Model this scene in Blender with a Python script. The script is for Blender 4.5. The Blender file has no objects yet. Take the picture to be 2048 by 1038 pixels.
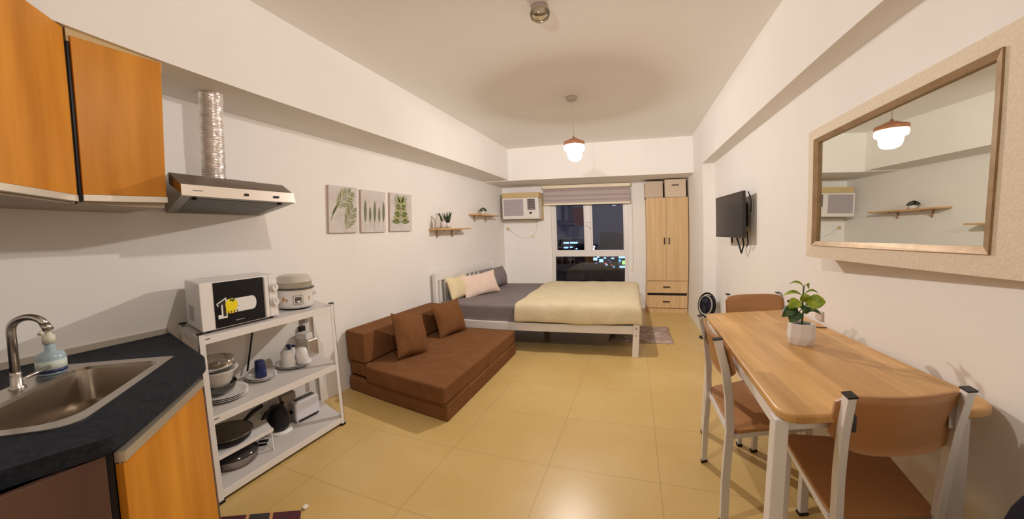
import bpy, math, random
from mathutils import Matrix, Vector
random.seed(7)
S = bpy.context.scene
COL = S.collection
PI = math.pi

# ------------------------------------------------------------------ camera
R3 = lambda a, ax: Matrix.Rotation(a, 3, ax)
CAMLOC = Vector((2.2999, 0.0, 1.3194))
YAW, PITCH, ROLL = 0.388143, -0.058604, 0.028132
rot = R3(YAW, 'Z') @ R3(PITCH, 'X') @ R3(ROLL, 'Y')
M = Matrix(((1, 0, 0), (0, 0, -1), (0, 1, 0)))
cd = bpy.data.cameras.new('camera')
cam = bpy.data.objects.new('camera', cd)
COL.objects.link(cam)
cam.matrix_world = Matrix.Translation(CAMLOC) @ (rot @ M).to_4x4()
cd.type = 'PANO'
cd.panorama_type = 'FISHEYE_LENS_POLYNOMIAL'
cd.sensor_width, cd.sensor_height = 2.048, 1.038
cd.fisheye_fov = 4.0
cd.fisheye_polynomial_k0 = 0
cd.fisheye_polynomial_k1 = -(1.205910)
cd.fisheye_polynomial_k2 = -(0.686215)
cd.fisheye_polynomial_k3 = -(-1.467726)
cd.fisheye_polynomial_k4 = -(0.569846)
cd.shift_x = (1024 - 962.733265) / 2048
cd.shift_y = (507.351699 - 519) / 2048
cd.clip_start = 0.02
S.camera = cam

# ------------------------------------------------------------------ world, lights, exposure
w = bpy.data.worlds.new('night_sky')
S.world = w
w.use_nodes = True
w.node_tree.nodes['Background'].inputs[0].default_value = (0.020, 0.022, 0.045, 1)
w.node_tree.nodes['Background'].inputs[1].default_value = 1.0
S.view_settings.view_transform = 'Standard'
S.view_settings.look = 'None'
S.view_settings.gamma = 1
S.view_settings.exposure = 0.0
S.view_settings.use_curve_mapping = False
LIN, CON = 0.185, 0.070
def bulb(loc, power):
    ld = bpy.data.lights.new('pendant_bulb_light', 'POINT')
    ld.energy = power
    ld.color = (1.0, 0.935, 0.88)
    ld.shadow_soft_size = 0.02
    ld.use_nodes = True
    nt = ld.node_tree
    em = [n for n in nt.nodes if n.type == 'EMISSION'][0]
    lf = nt.nodes.new('ShaderNodeLightFalloff'); lf.inputs['Strength'].default_value = 1.0
    m1 = nt.nodes.new('ShaderNodeMath'); m1.operation = 'MULTIPLY'; m1.inputs[1].default_value = LIN
    m2 = nt.nodes.new('ShaderNodeMath'); m2.operation = 'MULTIPLY_ADD'; m2.inputs[1].default_value = CON
    nt.links.new(lf.outputs['Linear'], m1.inputs[0]); nt.links.new(lf.outputs['Constant'], m2.inputs[0])
    nt.links.new(m1.outputs[0], m2.inputs[2]); nt.links.new(m2.outputs[0], em.inputs['Strength'])
    lo = bpy.data.objects.new('pendant_bulb_light', ld)
    lo.location = loc
    COL.objects.link(lo)
PENDANTS = [(1.785, 3.744, 2.126), (1.780, 1.030, 2.235)]     # the two pendant lamps of the room
for loc, power in zip(PENDANTS, (110, 48)): bulb(loc, power)

# ------------------------------------------------------------------ room numbers
W, D, H = 3.368, 6.72, 2.669
BX, ZB = 0.418, 2.150
RX, ZR = 3.225, 2.152
YB, ZBB = 5.83, 2.138
YC = 5.157
YF = -1.9

# ------------------------------------------------------------------ materials
def mat(name, col, rough=0.6, metal=0.0, spec=0.5, **k):
    m = bpy.data.materials.new(name)
    m.use_nodes = True
    b = m.node_tree.nodes['Principled BSDF']
    b.inputs['Base Color'].default_value = (*col, 1)
    b.inputs['Roughness'].default_value = rough
    b.inputs['Metallic'].default_value = metal
    b.inputs['Specular IOR Level'].default_value = spec
    for a, v in k.items():
        b.inputs[a.replace('_', ' ')].default_value = v
    return m

def noisy(name, c1, c2, scale=(5, 5, 5), rough=0.6, bump=0.0, detail=4, spec=0.5, lo=0.35, hi=0.65, bscale=None, metal=0.0, nrough=.6):
    m = mat(name, c1, rough, metal, spec)
    nt = m.node_tree
    N, L = nt.nodes, nt.links
    b = N['Principled BSDF']
    tc = N.new('ShaderNodeTexCoord'); mp = N.new('ShaderNodeMapping'); no = N.new('ShaderNodeTexNoise'); cr = N.new('ShaderNodeValToRGB')
    mp.inputs['Scale'].default_value = scale
    no.inputs['Scale'].default_value = 1.0
    no.inputs['Detail'].default_value = detail
    no.inputs['Roughness'].default_value = nrough
    cr.color_ramp.elements[0].position = lo
    cr.color_ramp.elements[1].position = hi
    cr.color_ramp.elements[0].color = (*c1, 1)
    cr.color_ramp.elements[1].color = (*c2, 1)
    L.new(tc.outputs['Object'], mp.inputs[0]); L.new(mp.outputs[0], no.inputs['Vector'])
    L.new(no.outputs['Fac'], cr.inputs[0]); L.new(cr.outputs[0], b.inputs['Base Color'])
    if bump:
        bp = N.new('ShaderNodeBump')
        bp.inputs['Strength'].default_value = bump
        bp.inputs['Distance'].default_value = 0.01
        src = no
        if bscale:
            n2 = N.new('ShaderNodeTexNoise'); n2.inputs['Scale'].default_value = bscale
            L.new(tc.outputs['Object'], n2.inputs['Vector']); src = n2
        L.new(src.outputs['Fac'], bp.inputs['Height']); L.new(bp.outputs[0], b.inputs['Normal'])
    return m

def glassy(name, col=(1, 1, 1), fac=0.12, rough=0.02, tint=(1, 1, 1)):
    m = bpy.data.materials.new(name); m.use_nodes = True
    nt = m.node_tree; nt.nodes.clear(); N, L = nt.nodes, nt.links
    t = N.new('ShaderNodeBsdfTransparent'); g = N.new('ShaderNodeBsdfGlossy'); mx = N.new('ShaderNodeMixShader'); o = N.new('ShaderNodeOutputMaterial')
    fr = N.new('ShaderNodeFresnel'); ad = N.new('ShaderNodeMath'); ad.operation = 'ADD'; ad.inputs[1].default_value = fac
    t.inputs[0].default_value = (*tint, 1); g.inputs[0].default_value = (*col, 1); g.inputs['Roughness'].default_value = rough
    L.new(fr.outputs[0], ad.inputs[0]); L.new(ad.outputs[0], mx.inputs[0])
    L.new(t.outputs[0], mx.inputs[1]); L.new(g.outputs[0], mx.inputs[2]); L.new(mx.outputs[0], o.inputs[0])
    return m

def emis(name, col, s):
    return mat(name, (0.02, 0.02, 0.02), 0.6, Emission_Color=(*col, 1), Emission_Strength=s)

WALL = noisy('wall_paint', (0.82, 0.785, 0.745), (0.85, 0.815, 0.775), (1.5, 1.5, 1.5), 0.75, 0.06, bscale=90, spec=0.25)
CEIL = noisy('ceiling_paint', (0.83, 0.79, 0.75), (0.85, 0.81, 0.77), (1, 1, 1), 0.8, spec=0.2)

def floor_mat():
    m = noisy('floor_tile', (0.57, 0.385, 0.135), (0.63, 0.445, 0.178), (1.6, 1.6, 1.6), 0.32, spec=0.35)
    nt = m.node_tree; N, L = nt.nodes, nt.links
    b = N['Principled BSDF']; tc = [n for n in N if n.type == 'TEX_COORD'][0]; cr = [n for n in N if n.type == 'VALTORGB'][0]
    mp = N.new('ShaderNodeMapping'); mp.inputs['Location'].default_value = (-1.893 + 1.2, -1.921 + 1.8, 0)
    br = N.new('ShaderNodeTexBrick'); br.offset = 0; br.inputs['Scale'].default_value = 1
    br.inputs['Brick Width'].default_value = 0.6; br.inputs['Row Height'].default_value = 0.6
    br.inputs['Mortar Size'].default_value = 0.0022; br.inputs['Mortar Smooth'].default_value = 0.3
    br.inputs['Color1'].default_value = (0, 0, 0, 1); br.inputs['Color2'].default_value = (0, 0, 0, 1); br.inputs['Mortar'].default_value = (1, 1, 1, 1)
    mx = N.new('ShaderNodeMixRGB'); mx.inputs[2].default_value = (0.42, 0.27, 0.10, 1)
    L.new(tc.outputs['Object'], mp.inputs[0]); L.new(mp.outputs[0], br.inputs['Vector'])
    L.new(br.outputs['Color'], mx.inputs[0]); L.new(cr.outputs[0], mx.inputs[1]); L.new(mx.outputs[0], b.inputs['Base Color'])
    return m
FLOOR = floor_mat()

def wood(name, c1, c2, axis='z', k=1.0, rough=0.45, spec=0.4, dens=14):
    s = {'x': (0.9 * k, dens, dens), 'y': (dens, 0.9 * k, dens), 'z': (dens, dens, 0.9 * k)}[axis]
    return noisy(name, c1, c2, s, rough, 0.03, 5, spec, 0.3, 0.7)
CABWOOD = wood('cabinet_orange_laminate', (0.46, 0.165, 0.010), (0.68, 0.285, 0.030), 'z', 1, 0.42, .22, 9)
CABDARK = wood('cabinet_shaded_brown_laminate', (0.10, 0.050, 0.038), (0.15, 0.075, 0.055), 'z', 1, 0.4, .5, 9)  # brown laminate tone, with the shade on the left cabinet darkened into the colour
TABLEWOOD = wood('table_wood', (0.56, 0.30, 0.095), (0.82, 0.50, 0.20), 'y', 1, 0.38, .4, 12)
def planks(m, w_, l_, amt):
    nt = m.node_tree; N, L = nt.nodes, nt.links
    b = N['Principled BSDF']; tc = [n for n in N if n.type == 'TEX_COORD'][0]; cr = [n for n in N if n.type == 'VALTORGB'][0]
    mp = N.new('ShaderNodeMapping'); mp.inputs['Rotation'].default_value = (0, 0, PI / 2)
    br = N.new('ShaderNodeTexBrick'); br.offset = .37; br.inputs['Scale'].default_value = 1
    br.inputs['Brick Width'].default_value = l_; br.inputs['Row Height'].default_value = w_; br.inputs['Mortar Size'].default_value = 0
    br.inputs['Color1'].default_value = (1 - amt, 1 - amt * 1.15, 1 - amt * 1.4, 1); br.inputs['Color2'].default_value = (1 + amt * .3, 1 + amt * .3, 1 + amt * .3, 1)
    mx = N.new('ShaderNodeMixRGB'); mx.blend_type = 'MULTIPLY'; mx.inputs[0].default_value = 1
    L.new(tc.outputs['Object'], mp.inputs[0]); L.new(mp.outputs[0], br.inputs['Vector'])
    L.new(cr.outputs[0], mx.inputs[1]); L.new(br.outputs['Color'], mx.inputs[2]); L.new(mx.outputs[0], b.inputs['Base Color'])
planks(TABLEWOOD, .055, .42, .20)
SEATWOOD = wood('plywood', (0.40, 0.185, 0.070), (0.48, 0.235, 0.09), 'x', 1, 0.4, .4, 10)
OAK = wood('light_oak_laminate', (0.56, 0.36, 0.17), (0.70, 0.49, 0.27), 'z', 1, 0.5, .3, 22)
SHELFWOOD = wood('shelf_wood', (0.58, 0.33, 0.13), (0.66, 0.40, 0.18), 'y', 1, 0.5, .3, 20)
WHITEPAINT = mat('white_painted_wood', (0.82, 0.78, 0.74), 0.5)
WHITEMETAL = mat('white_powder_coat', (0.80, 0.77, 0.75), 0.4)
WHITEPLASTIC = mat('white_plastic', (0.82, 0.79, 0.77), 0.35)
BLACKPLASTIC = mat('black_plastic', (0.010, 0.009, 0.011), 0.45, 0, .3)
BLACKGLOSS = mat('black_glass', (0.006, 0.006, 0.008), 0.22, 0, .3)
BROWNFAB = noisy('brown_sofa_fabric', (0.180, 0.075, 0.027), (0.215, 0.094, 0.037), (7, 7, 7), 0.9, 0.25, spec=0.15, bscale=260)
GREYFAB = noisy('grey_bed_sheet', (0.215, 0.185, 0.185), (0.245, 0.21, 0.21), (5, 5, 5), 0.85, 0.1, spec=0.15, bscale=30)
CREAMFAB = noisy('cream_blanket', (0.69, 0.60, 0.40), (0.75, 0.65, 0.45), (6, 6, 6), 0.9, 0.35, spec=0.1, bscale=18)
PINKFAB = noisy('pale_pink_pillowcase', (0.78, 0.60, 0.50), (0.82, 0.65, 0.55), (6, 6, 6), 0.9, 0.2, spec=0.1, bscale=14)
YELLOWFAB = noisy('pale_yellow_pillowcase', (0.74, 0.62, 0.38), (0.80, 0.68, 0.44), (6, 6, 6), 0.9, 0.2, spec=0.1, bscale=14)
STEEL = mat('brushed_steel', (0.55, 0.51, 0.47), 0.28, 1.0)
STEELDARK = mat('dark_steel', (0.20, 0.18, 0.165), 0.35, 1.0)
CHROME = mat('chrome', (0.75, 0.73, 0.70), 0.12, 1.0)
ALU = mat('aluminium_profile', (0.62, 0.56, 0.46), 0.4, 0.7)
COUNTER = noisy('dark_worktop', (0.013, 0.016, 0.024), (0.026, 0.030, 0.040), (60, 60, 60), 0.6, spec=0.1)
RACKGREY = mat('rack_grey_board', (0.62, 0.58, 0.55), 0.55)
CERAMIC = mat('white_ceramic', (0.80, 0.77, 0.74), 0.18)
CLEARGLASS = glassy('clear_glass', (0.9, 0.88, 0.84), 0.10, 0.05, (0.90, 0.90, 0.87))
PANE = glassy('window_pane', (0.8, 0.85, 1), 0.03, 0.0, (0.9, 0.92, 0.95))
MIRROR = mat('mirror_silver', (0.80, 0.81, 0.74), 0.0, 1.0)
NAVY = mat('navy_glaze', (0.010, 0.018, 0.10), 0.2)
COPPER = mat('copper_cap', (0.62, 0.30, 0.18), 0.4, 0.3)
CORDW = mat('white_cord', (0.7, 0.66, 0.6), 0.6)
PLANTDARK = mat('dark_succulent', (0.030, 0.045, 0.022), 0.6)
PLANTGREEN = noisy('green_leaf', (0.10, 0.20, 0.012), (0.42, 0.50, 0.05), (28, 28, 28), 0.45, spec=0.3)
PLANTDEEP = noisy('deep_green_leaf', (0.015, 0.05, 0.015), (0.10, 0.18, 0.06), (35, 35, 35), 0.45, spec=0.3)
SOIL = mat('soil', (0.03, 0.018, 0.012), 0.9)
FRAMECREAM = noisy('woven_cream_frame', (0.72, 0.62, 0.48), (0.82, 0.71, 0.56), (130, 130, 130), 0.7, 0.15, spec=0.2)
FRAMEBROWN = noisy('bronze_inner_frame', (0.30, 0.19, 0.09), (0.38, 0.25, 0.13), (20, 20, 20), 0.35, metal=.3)
BLINDGREY = mat('grey_blind_fabric', (0.36, 0.29, 0.28), 0.8)
BLINDLIGHT = mat('sheer_blind_band', (0.46, 0.38, 0.36), 0.8)
CREAMPL = mat('cream_plastic', (0.78, 0.68, 0.50), 0.5)
BOXBEIGE = mat('beige_fabric_box', (0.55, 0.43, 0.33), 0.85)
BOXLIGHT = mat('light_beige_fabric_box', (0.62, 0.50, 0.37), 0.85)
ACWHITE = mat('air_conditioner_white', (0.78, 0.73, 0.68), 0.45)
ACGRILL = mat('air_conditioner_grille', (0.44, 0.38, 0.40), 0.6)
TAN = mat('tan_wood_frame', (0.60, 0.44, 0.22), 0.6)

# ------------------------------------------------------------------ mesh builder
class MB:
    def __init__(s, T=None):
        s.v = []; s.f = []; s.m = []; s.sm = []; s.T = T
    def add(s, vs, fs, mi=0, smooth=False):
        o = len(s.v)
        s.v += [Vector(p) for p in vs]
        for f in fs:
            s.f.append([i + o for i in f]); s.m.append(mi); s.sm.append(smooth)
        return s
    def hexa(s, p, mi=0):
        return s.add(p, [(0, 3, 2, 1), (4, 5, 6, 7), (0, 1, 5, 4), (1, 2, 6, 5), (2, 3, 7, 6), (3, 0, 4, 7)], mi)
    def box(s, x0, x1, y0, y1, z0, z1, mi=0):
        return s.hexa([(x0, y0, z0), (x1, y0, z0), (x1, y1, z0), (x0, y1, z0), (x0, y0, z1), (x1, y0, z1), (x1, y1, z1), (x0, y1, z1)], mi)
    def prism(s, pts, z0, z1, mi=0):
        n = len(pts)
        a = sum(pts[i][0] * pts[(i + 1) % n][1] - pts[(i + 1) % n][0] * pts[i][1] for i in range(n))
        if a < 0: pts = pts[::-1]
        vs = [(x, y, z0) for x, y in pts] + [(x, y, z1) for x, y in pts]
        fs = [tuple(range(n))[::-1], tuple(range(n, 2 * n))] + [(i, (i + 1) % n, n + (i + 1) % n, n + i) for i in range(n)]
        return s.add(vs, fs, mi)
    def beam(s, a, b, wx, wy, up=(0, 0, 1), mi=0):
        a, b = Vector(a), Vector(b); d = (b - a).normalized()
        u = Vector(up)
        if abs(d.dot(u)) > 0.98: u = Vector((0, 1, 0))
        x = d.cross(u).normalized(); y = x.cross(d).normalized()
        c = [(-1, -1), (1, -1), (1, 1), (-1, 1)]
        ps = [a + x * i * wx / 2 + y * j * wy / 2 for i, j in c] + [b + x * i * wx / 2 + y * j * wy / 2 for i, j in c]
        return s.add(ps, [(0, 1, 2, 3), (7, 6, 5, 4), (0, 4, 5, 1), (1, 5, 6, 2), (2, 6, 7, 3), (3, 7, 4, 0)], mi)
    def tube(s, pts, r, n=10, mi=0, cap=True):
        pts = [Vector(p) for p in pts]; rs = r if isinstance(r, (list, tuple)) else [r] * len(pts)
        vs = []; prev = None
        for i, p in enumerate(pts):
            d = (pts[min(i + 1, len(pts) - 1)] - pts[max(i - 1, 0)]).normalized()
            if prev is None:
                prev = d.cross(Vector((0, 0, 1)) if abs(d.z) < .9 else Vector((1, 0, 0))).normalized()
            x = (prev - d * prev.dot(d)).normalized(); y = d.cross(x); prev = x
            vs += [p + (x * math.cos(2 * PI * k / n) + y * math.sin(2 * PI * k / n)) * rs[i] for k in range(n)]
        fs = [(i * n + k, i * n + (k + 1) % n, (i + 1) * n + (k + 1) % n, (i + 1) * n + k) for i in range(len(pts) - 1) for k in range(n)]
        s.add(vs, fs, mi, True)
        if cap:
            o = len(s.v) - len(vs)
            s.f += [[o + k for k in range(n)][::-1], [o + (len(pts) - 1) * n + k for k in range(n)]]; s.m += [mi, mi]; s.sm += [False, False]
        return s
    def lathe(s, c, prof, n=28, mi=0, smooth=True, sx=1, sy=1):
        vs = [(c[0] + r * sx * math.cos(2 * PI * k / n), c[1] + r * sy * math.sin(2 * PI * k / n), c[2] + z) for r, z in prof for k in range(n)]
        fs = [(i * n + k, i * n + (k + 1) % n, (i + 1) * n + (k + 1) % n, (i + 1) * n + k) for i in range(len(prof) - 1) for k in range(n)]
        o = len(s.v); s.add(vs, fs, mi, smooth)
        if prof[0][0] > 1e-4: s.f.append([o + k for k in range(n)][::-1]); s.m.append(mi); s.sm.append(False)
        if prof[-1][0] > 1e-4: s.f.append([o + (len(prof) - 1) * n + k for k in range(n)]); s.m.append(mi); s.sm.append(False)
        return s
    def surf(s, F, nu, nv, mi=0, smooth=True, cu=False):
        vs = [F(i / nu, j / nv) for i in range(nu + (0 if cu else 1)) for j in range(nv + 1)]
        st = nv + 1; n = nu if cu else nu
        m_ = nu if cu else nu + 1
        fs = [(i * st + j, ((i + 1) % m_) * st + j, ((i + 1) % m_) * st + j + 1, i * st + j + 1) for i in range(nu) for j in range(nv)]
        return s.add(vs, fs, mi, smooth)
    def pillow(s, c, w, h, t, R, mi=0, pinch=0.06, n=14):
        R = R.to_3x3() if hasattr(R, 'to_3x3') else R
        for sg in (1, -1):
            def F(u, v):
                x, y = 2 * u - 1, 2 * v - 1
                q = max(0, (1 - x * x)) ** .42 * max(0, (1 - y * y)) ** .42
                k = 1 - pinch * ((1 - x * x) * y * y + (1 - y * y) * x * x)
                wr = 0.012 * math.sin(9 * x + 4 * y) * q * t / .15
                return Vector(c) + R @ Vector((x * w / 2 * k, y * h / 2 * k, sg * (t / 2 * q + wr * .5)))
            o = len(s.v)
            s.surf(F, n, n, mi)
            if sg < 0:
                for i in range(len(s.f) - n * n, len(s.f)): s.f[i] = s.f[i][::-1]
        return s
    def build(s, name, mats, parent=None, bevel=0, seg=2, label=None, cat=None, group=None, kind=None, sub=0, solid=0):
        vs = [s.T(p) if s.T else p for p in s.v]
        vs = [Vector(p) for p in vs]
        if parent is not None:
            org = WLOC[parent.name]
        else:
            xs, ys, zs = zip(*[tuple(p) for p in vs])
            org = Vector(((min(xs) + max(xs)) / 2, (min(ys) + max(ys)) / 2, min(zs)))
            if kind == 'structure': org = Vector((0, 0, 0))
        me = bpy.data.meshes.new(name)
        me.from_pydata([tuple(p - org) for p in vs], [], s.f)
        if not isinstance(mats, (list, tuple)): mats = [mats]
        for m_ in mats: me.materials.append(m_)
        for p, mi, sm in zip(me.polygons, s.m, s.sm):
            p.material_index = mi; p.use_smooth = sm
        me.update()
        o = bpy.data.objects.new(name, me)
        COL.objects.link(o)
        if parent is not None: o.parent = parent
        else: o.location = org
        WLOC[o.name] = org
        if bevel:
            b = o.modifiers.new('bevel', 'BEVEL'); b.width = bevel; b.segments = seg; b.limit_method = 'ANGLE'; b.angle_limit = 0.9
        if solid:
            b = o.modifiers.new('solid', 'SOLIDIFY'); b.thickness = solid
        if sub:
            b = o.modifiers.new('sub', 'SUBSURF'); b.levels = sub; b.render_levels = sub
        if label: o['label'] = label
        if cat: o['category'] = cat
        if group: o['group'] = group
        if kind: o['kind'] = kind
        return o
WLOC = {}
def thing(name, loc, label, cat, group=None):
    o = bpy.data.objects.new(name, None); o.empty_display_size = .05
    COL.objects.link(o); o.location = loc; WLOC[o.name] = Vector(loc)
    o['label'] = label; o['category'] = cat
    if group: o['group'] = group
    return o
def lerp(a, b, t): return tuple(x + (y - x) * t for x, y in zip(a, b))
def quadmap(p00, p10, p11, p01):
    """(u, v, z) in the unit square to a four-cornered plan"""
    def T(p):
        a = lerp(p00, p10, p[0]); b = lerp(p01, p11, p[0]); q = lerp(a, b, p[1])
        return Vector((q[0], q[1], p[2]))
    return T
def rounded(pts, r, n=5):
    out = []
    N_ = len(pts)
    for i in range(N_):
        p = Vector(pts[i]); a = Vector(pts[i - 1]); b = Vector(pts[(i + 1) % N_])
        rr = r[i] if isinstance(r, (list, tuple)) else r
        if rr <= 0: out.append(tuple(p)); continue
        d1 = (a - p).normalized() * rr; d2 = (b - p).normalized() * rr
        for k in range(n + 1):
            t = k / n
            q = (p + d1) * (1 - t) ** 2 + p * 2 * t * (1 - t) + (p + d2) * t * t
            out.append(tuple(q))
    return out

# ================================================================== the room shell
MB().box(-0.15, W + .15, YF - .15, D + .3, -0.12, 0).build('floor', FLOOR, kind='structure', label='beige tiled floor')
MB().box(-0.15, W + .15, YF - .15, D + .3, H, H + .12).build('ceiling', CEIL, kind='structure', label='cream painted ceiling')
MB().box(-0.15, 0, YF, D + .25, 0, H).build('wall_left', WALL, kind='structure', label='cream wall behind the kitchen, sofa and bed')
MB().box(W, W + .15, YF, D + .25, 0, H).build('wall_right', WALL, kind='structure', label='cream wall with the mirror and television')
MB().box(-.15, W + .15, YF - .15, YF, 0, H).build('wall_front', WALL, kind='structure')
WX0, WX1, WZ0, WZ1 = 0.885, 2.262, 0.36, 2.20
wb = MB()
for a in ((0, WX0, 0, H), (WX1, W, 0, H), (WX0, WX1, 0, WZ0), (WX0, WX1, WZ1, H)):
    wb.box(a[0], a[1], D, D + .2, a[2], a[3])
wb.build('wall_back', WALL, kind='structure', label='cream end wall around the window')
MB().box(0, BX, YF, YB, ZB, H).build('trim_1', WALL, kind='structure', label='boxed ceiling beam above the kitchen wall')
MB().box(RX, W, YF, YC, ZR, H).build('trim_2', WALL, kind='structure', label='boxed ceiling beam above the mirror wall')
MB().box(0, W, YB, D, ZBB, H).build('trim_3', WALL, kind='structure', label='boxed ceiling beam above the window')
MB().box(RX, W, YC, D, 0, H).build('trim_4', WALL, kind='structure', label='square wall column beside the wardrobe')

# window
wf = MB()
y0, y1 = D + .03, D + .10
for a in ((WX0, 0.945, WZ0, WZ1), (2.195, WX1, WZ0, WZ1), (0.945, 2.195, .885, .972), (1.495, 1.602, .972, WZ1), (0.945, 2.195, WZ1 - .05, WZ1), (0.945, 2.195, WZ0, WZ0 + .05)):
    wf.box(a[0], a[1], y0, y1, a[2], a[3])
# casement sashes
for a, b in ((0.945, 1.495), (1.602, 2.195)):
    for q in ((a, a + .028, .972, 2.15), (b - .02, b, .972, 2.15), (a + .028, b - .02, .972, .995), (a + .028, b - .02, 2.12, 2.15)):
        wf.box(q[0], q[1], y0 + .012, y1 - .02, q[2], q[3])
wf.build('window_1', mat('window_frame_white', (0.74, 0.69, 0.66), 0.4), kind='structure', bevel=.003, label='white framed window with two casements over a fixed pane')
for i, (a, b, c, e) in enumerate(((.97, 1.48, .99, 2.125), (1.625, 2.18, .99, 2.125), (0.945, 2.195, .41, .885))):
    o = MB().box(a, b, y0 + .03, y0 + .036, c, e).build('window_glass', PANE, kind='structure')
hk = MB().tube([(1.56, D + .03, 1.44), (1.53, D - .01, 1.43), (1.60, D - .015, 1.37)], .008, 6).tube([(1.52, D + .02, 1.475), (1.59, D - .005, 1.48)], .007, 6)
hk.box(1.54, 1.57, D + .01, D + .035, 1.33, 1.5)
hk.build('window_latch', WHITEMETAL, label='small white latch on the middle window bar', cat='latch')

# zebra blind
t = thing('roller_blind', (1.55, D - .05, ZBB - .3), 'grey zebra roller blind half lowered over the window', 'blind')
MB().box(0.765, 2.325, D - .11, D - .005, 2.072, 2.132).build('cassette', CREAMPL, t, .008)
bl = MB()
zz = [2.072, 2.02, 1.955, 1.93, 1.875, 1.855, 1.815]
n_ = 0
for i in range(6):
    bl.box(0.785, 2.305, D - .07 - .004 * (i % 2), D - .066 - .004 * (i % 2), zz[i + 1], zz[i], i % 2)
bl.build('blind_fabric', [BLINDGREY, BLINDLIGHT], t)
MB().box(0.78, 2.31, D - .085, D - .055, 1.782, 1.818).build('bottom_rail', CREAMPL, t, .006)
MB().tube([(2.33, D - .03, 2.05), (2.335, D - .03, 1.3), (2.335, D - .03, .7)], .0022, 6).build('blind_cord', CORDW, t)

# ------------------------------------------------------------------ pendant lamp
GLOW = bpy.data.materials.new('lit_opal_glass'); GLOW.use_nodes = True
_n = GLOW.node_tree; _n.nodes.clear()
_t = _n.nodes.new('ShaderNodeBsdfTransparent'); _e = _n.nodes.new('ShaderNodeEmission'); _a = _n.nodes.new('ShaderNodeAddShader'); _o = _n.nodes.new('ShaderNodeOutputMaterial')
_t.inputs[0].default_value = (.93, .93, .93, 1)
_e.inputs[0].default_value = (1, .93, .84, 1); _e.inputs[1].default_value = 2.0
_n.links.new(_t.outputs[0], _a.inputs[0]); _n.links.new(_e.outputs[0], _a.inputs[1]); _n.links.new(_a.outputs[0], _o.inputs[0])
for (px, py, pz), lab in zip(PENDANTS, ('lit pendant lamp with copper cap and stepped white glass shade before the window', 'lit pendant lamp over the kitchen end, twin of the one before the window')):
    dz = pz - 2.126
    t = thing('pendant_lamp', (px, py, 2.0 + dz), lab, 'lamp', 'twin pendant lamps')
    MB().lathe((px, py, 2.635), [(.05, 0), (.055, .01), (.055, .034), (0, .034)]).build('ceiling_rose', mat('beige_rose', (0.5, 0.42, 0.36), .5), t)
    MB().tube([(px, py, 2.64), (px, py, 2.24 + dz)], .004, 6).build('cord', CORDW, t)
    MB().lathe((px, py, 2.17 + dz), [(.100, 0), (.104, .004), (.104, .030), (.100, .036), (.062, .052), (.045, .062), (.030, .070), (0.012, .074), (0.010, .09), (0, .09)], 36).build('copper_cap', COPPER, t)
    MB().lathe((px, py, 2.01 + dz), [(0, 0), (.035, .004), (.058, .018), (.070, .042), (.074, .075), (.076, .095), (.098, .108), (.102, .125), (.102, .15), (.098, .158)], 36).build('glass_shade', GLOW, t)

# ceiling dome near the top edge
t = thing('ceiling_dome', (1.854, 2.11, H - .09), 'small clear round dome fitting on the ceiling near the camera', 'ceiling fitting')
MB().lathe((1.854, 2.11, H - .028), [(.045, 0), (.05, .006), (.05, .028), (0, .028)]).build('base', mat('dome_base', (.45, .38, .36), .4), t)
MB().lathe((1.854, 2.11, H - .095), [(0, 0), (.03, .004), (.052, .02), (.060, .045), (.055, .068)]).build('dome', glassy('dome_glass', (.9, .85, .7), .12, .1, (.88, .84, .74)), t)

# ------------------------------------------------------------------ kitchen: worktop, base cabinets
c0, c1, c2, c3 = (0.0, 1.030), (0.70, 0.850), (1.113, 0.38), (1.045, 0.20)
c4, c5, c6 = (0.98, -1.2), (0.98, YF), (0.0, YF)
# sink cut-out in the worktop
e1 = Vector((.43, -.44)).normalized(); e2 = Vector((-.80, -.60)).normalized()
F1 = Vector((.525, .805))
def sk(a, b): q = F1 + e1 * a + e2 * b; return (q.x, q.y)
hole = rounded([sk(.035, .03), sk(.585, .03), sk(.585, .34), sk(.035, .34)], .03)
outer = rounded([c0, c1, c2, c3, c4, c5, c6], [0, .07, .02, .01, 0, 0, 0])
def worktop(z0, z1):
    m = MB(); bm_pts = outer
    import bmesh
    from mathutils.geometry import delaunay_2d_cdt
    P_ = [Vector(p) for p in outer] + [Vector(p) for p in hole]
    n1, n2 = len(outer), len(hole)
    edges = [(i, (i + 1) % n1) for i in range(n1)] + [(n1 + i, n1 + (i + 1) % n2) for i in range(n2)]
    r = delaunay_2d_cdt(P_, edges, [], 0, 1e-6)
    V_ = r[0]; tris = []
    def inside(p, poly):
        c = False; j = len(poly) - 1
        for i in range(len(poly)):
            a, b = poly[i], poly[j]
            if (a[1] > p[1]) != (b[1] > p[1]) and p[0] < (b[0] - a[0]) * (p[1] - a[1]) / (b[1] - a[1]) + a[0]: c = not c
            j = i
        return c
    for f in r[2]:
        cx = sum(V_[i].x for i in f) / len(f); cy = sum(V_[i].y for i in f) / len(f)
        if inside((cx, cy), outer) and not inside((cx, cy), hole): tris.append(list(f))
    n = len(V_)
    m.add([(p.x, p.y, z1) for p in V_] + [(p.x, p.y, z0) for p in V_], tris + [[i + n for i in f][::-1] for f in tris])
    for poly, rev in ((outer, 0), (hole, 1)):
        k = len(poly); vs = [(x, y, z0) for x, y in poly] + [(x, y, z1) for x, y in poly]
        fs = [(i, (i + 1) % k, k + (i + 1) % k, k + i) for i in range(k)]
        m.add(vs, fs)
    return m
worktop(.797, .840).build('worktop', COUNTER, label='black kitchen worktop with a cut corner holding the steel sink', cat='worktop')
MB().box(0, .012, YF, 1.02, .840, .868).build('trim_5', mat('grey_wall_upstand', (.5, .44, .36), .5), kind='structure', label='thin upstand strip along the wall above the worktop')

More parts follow.
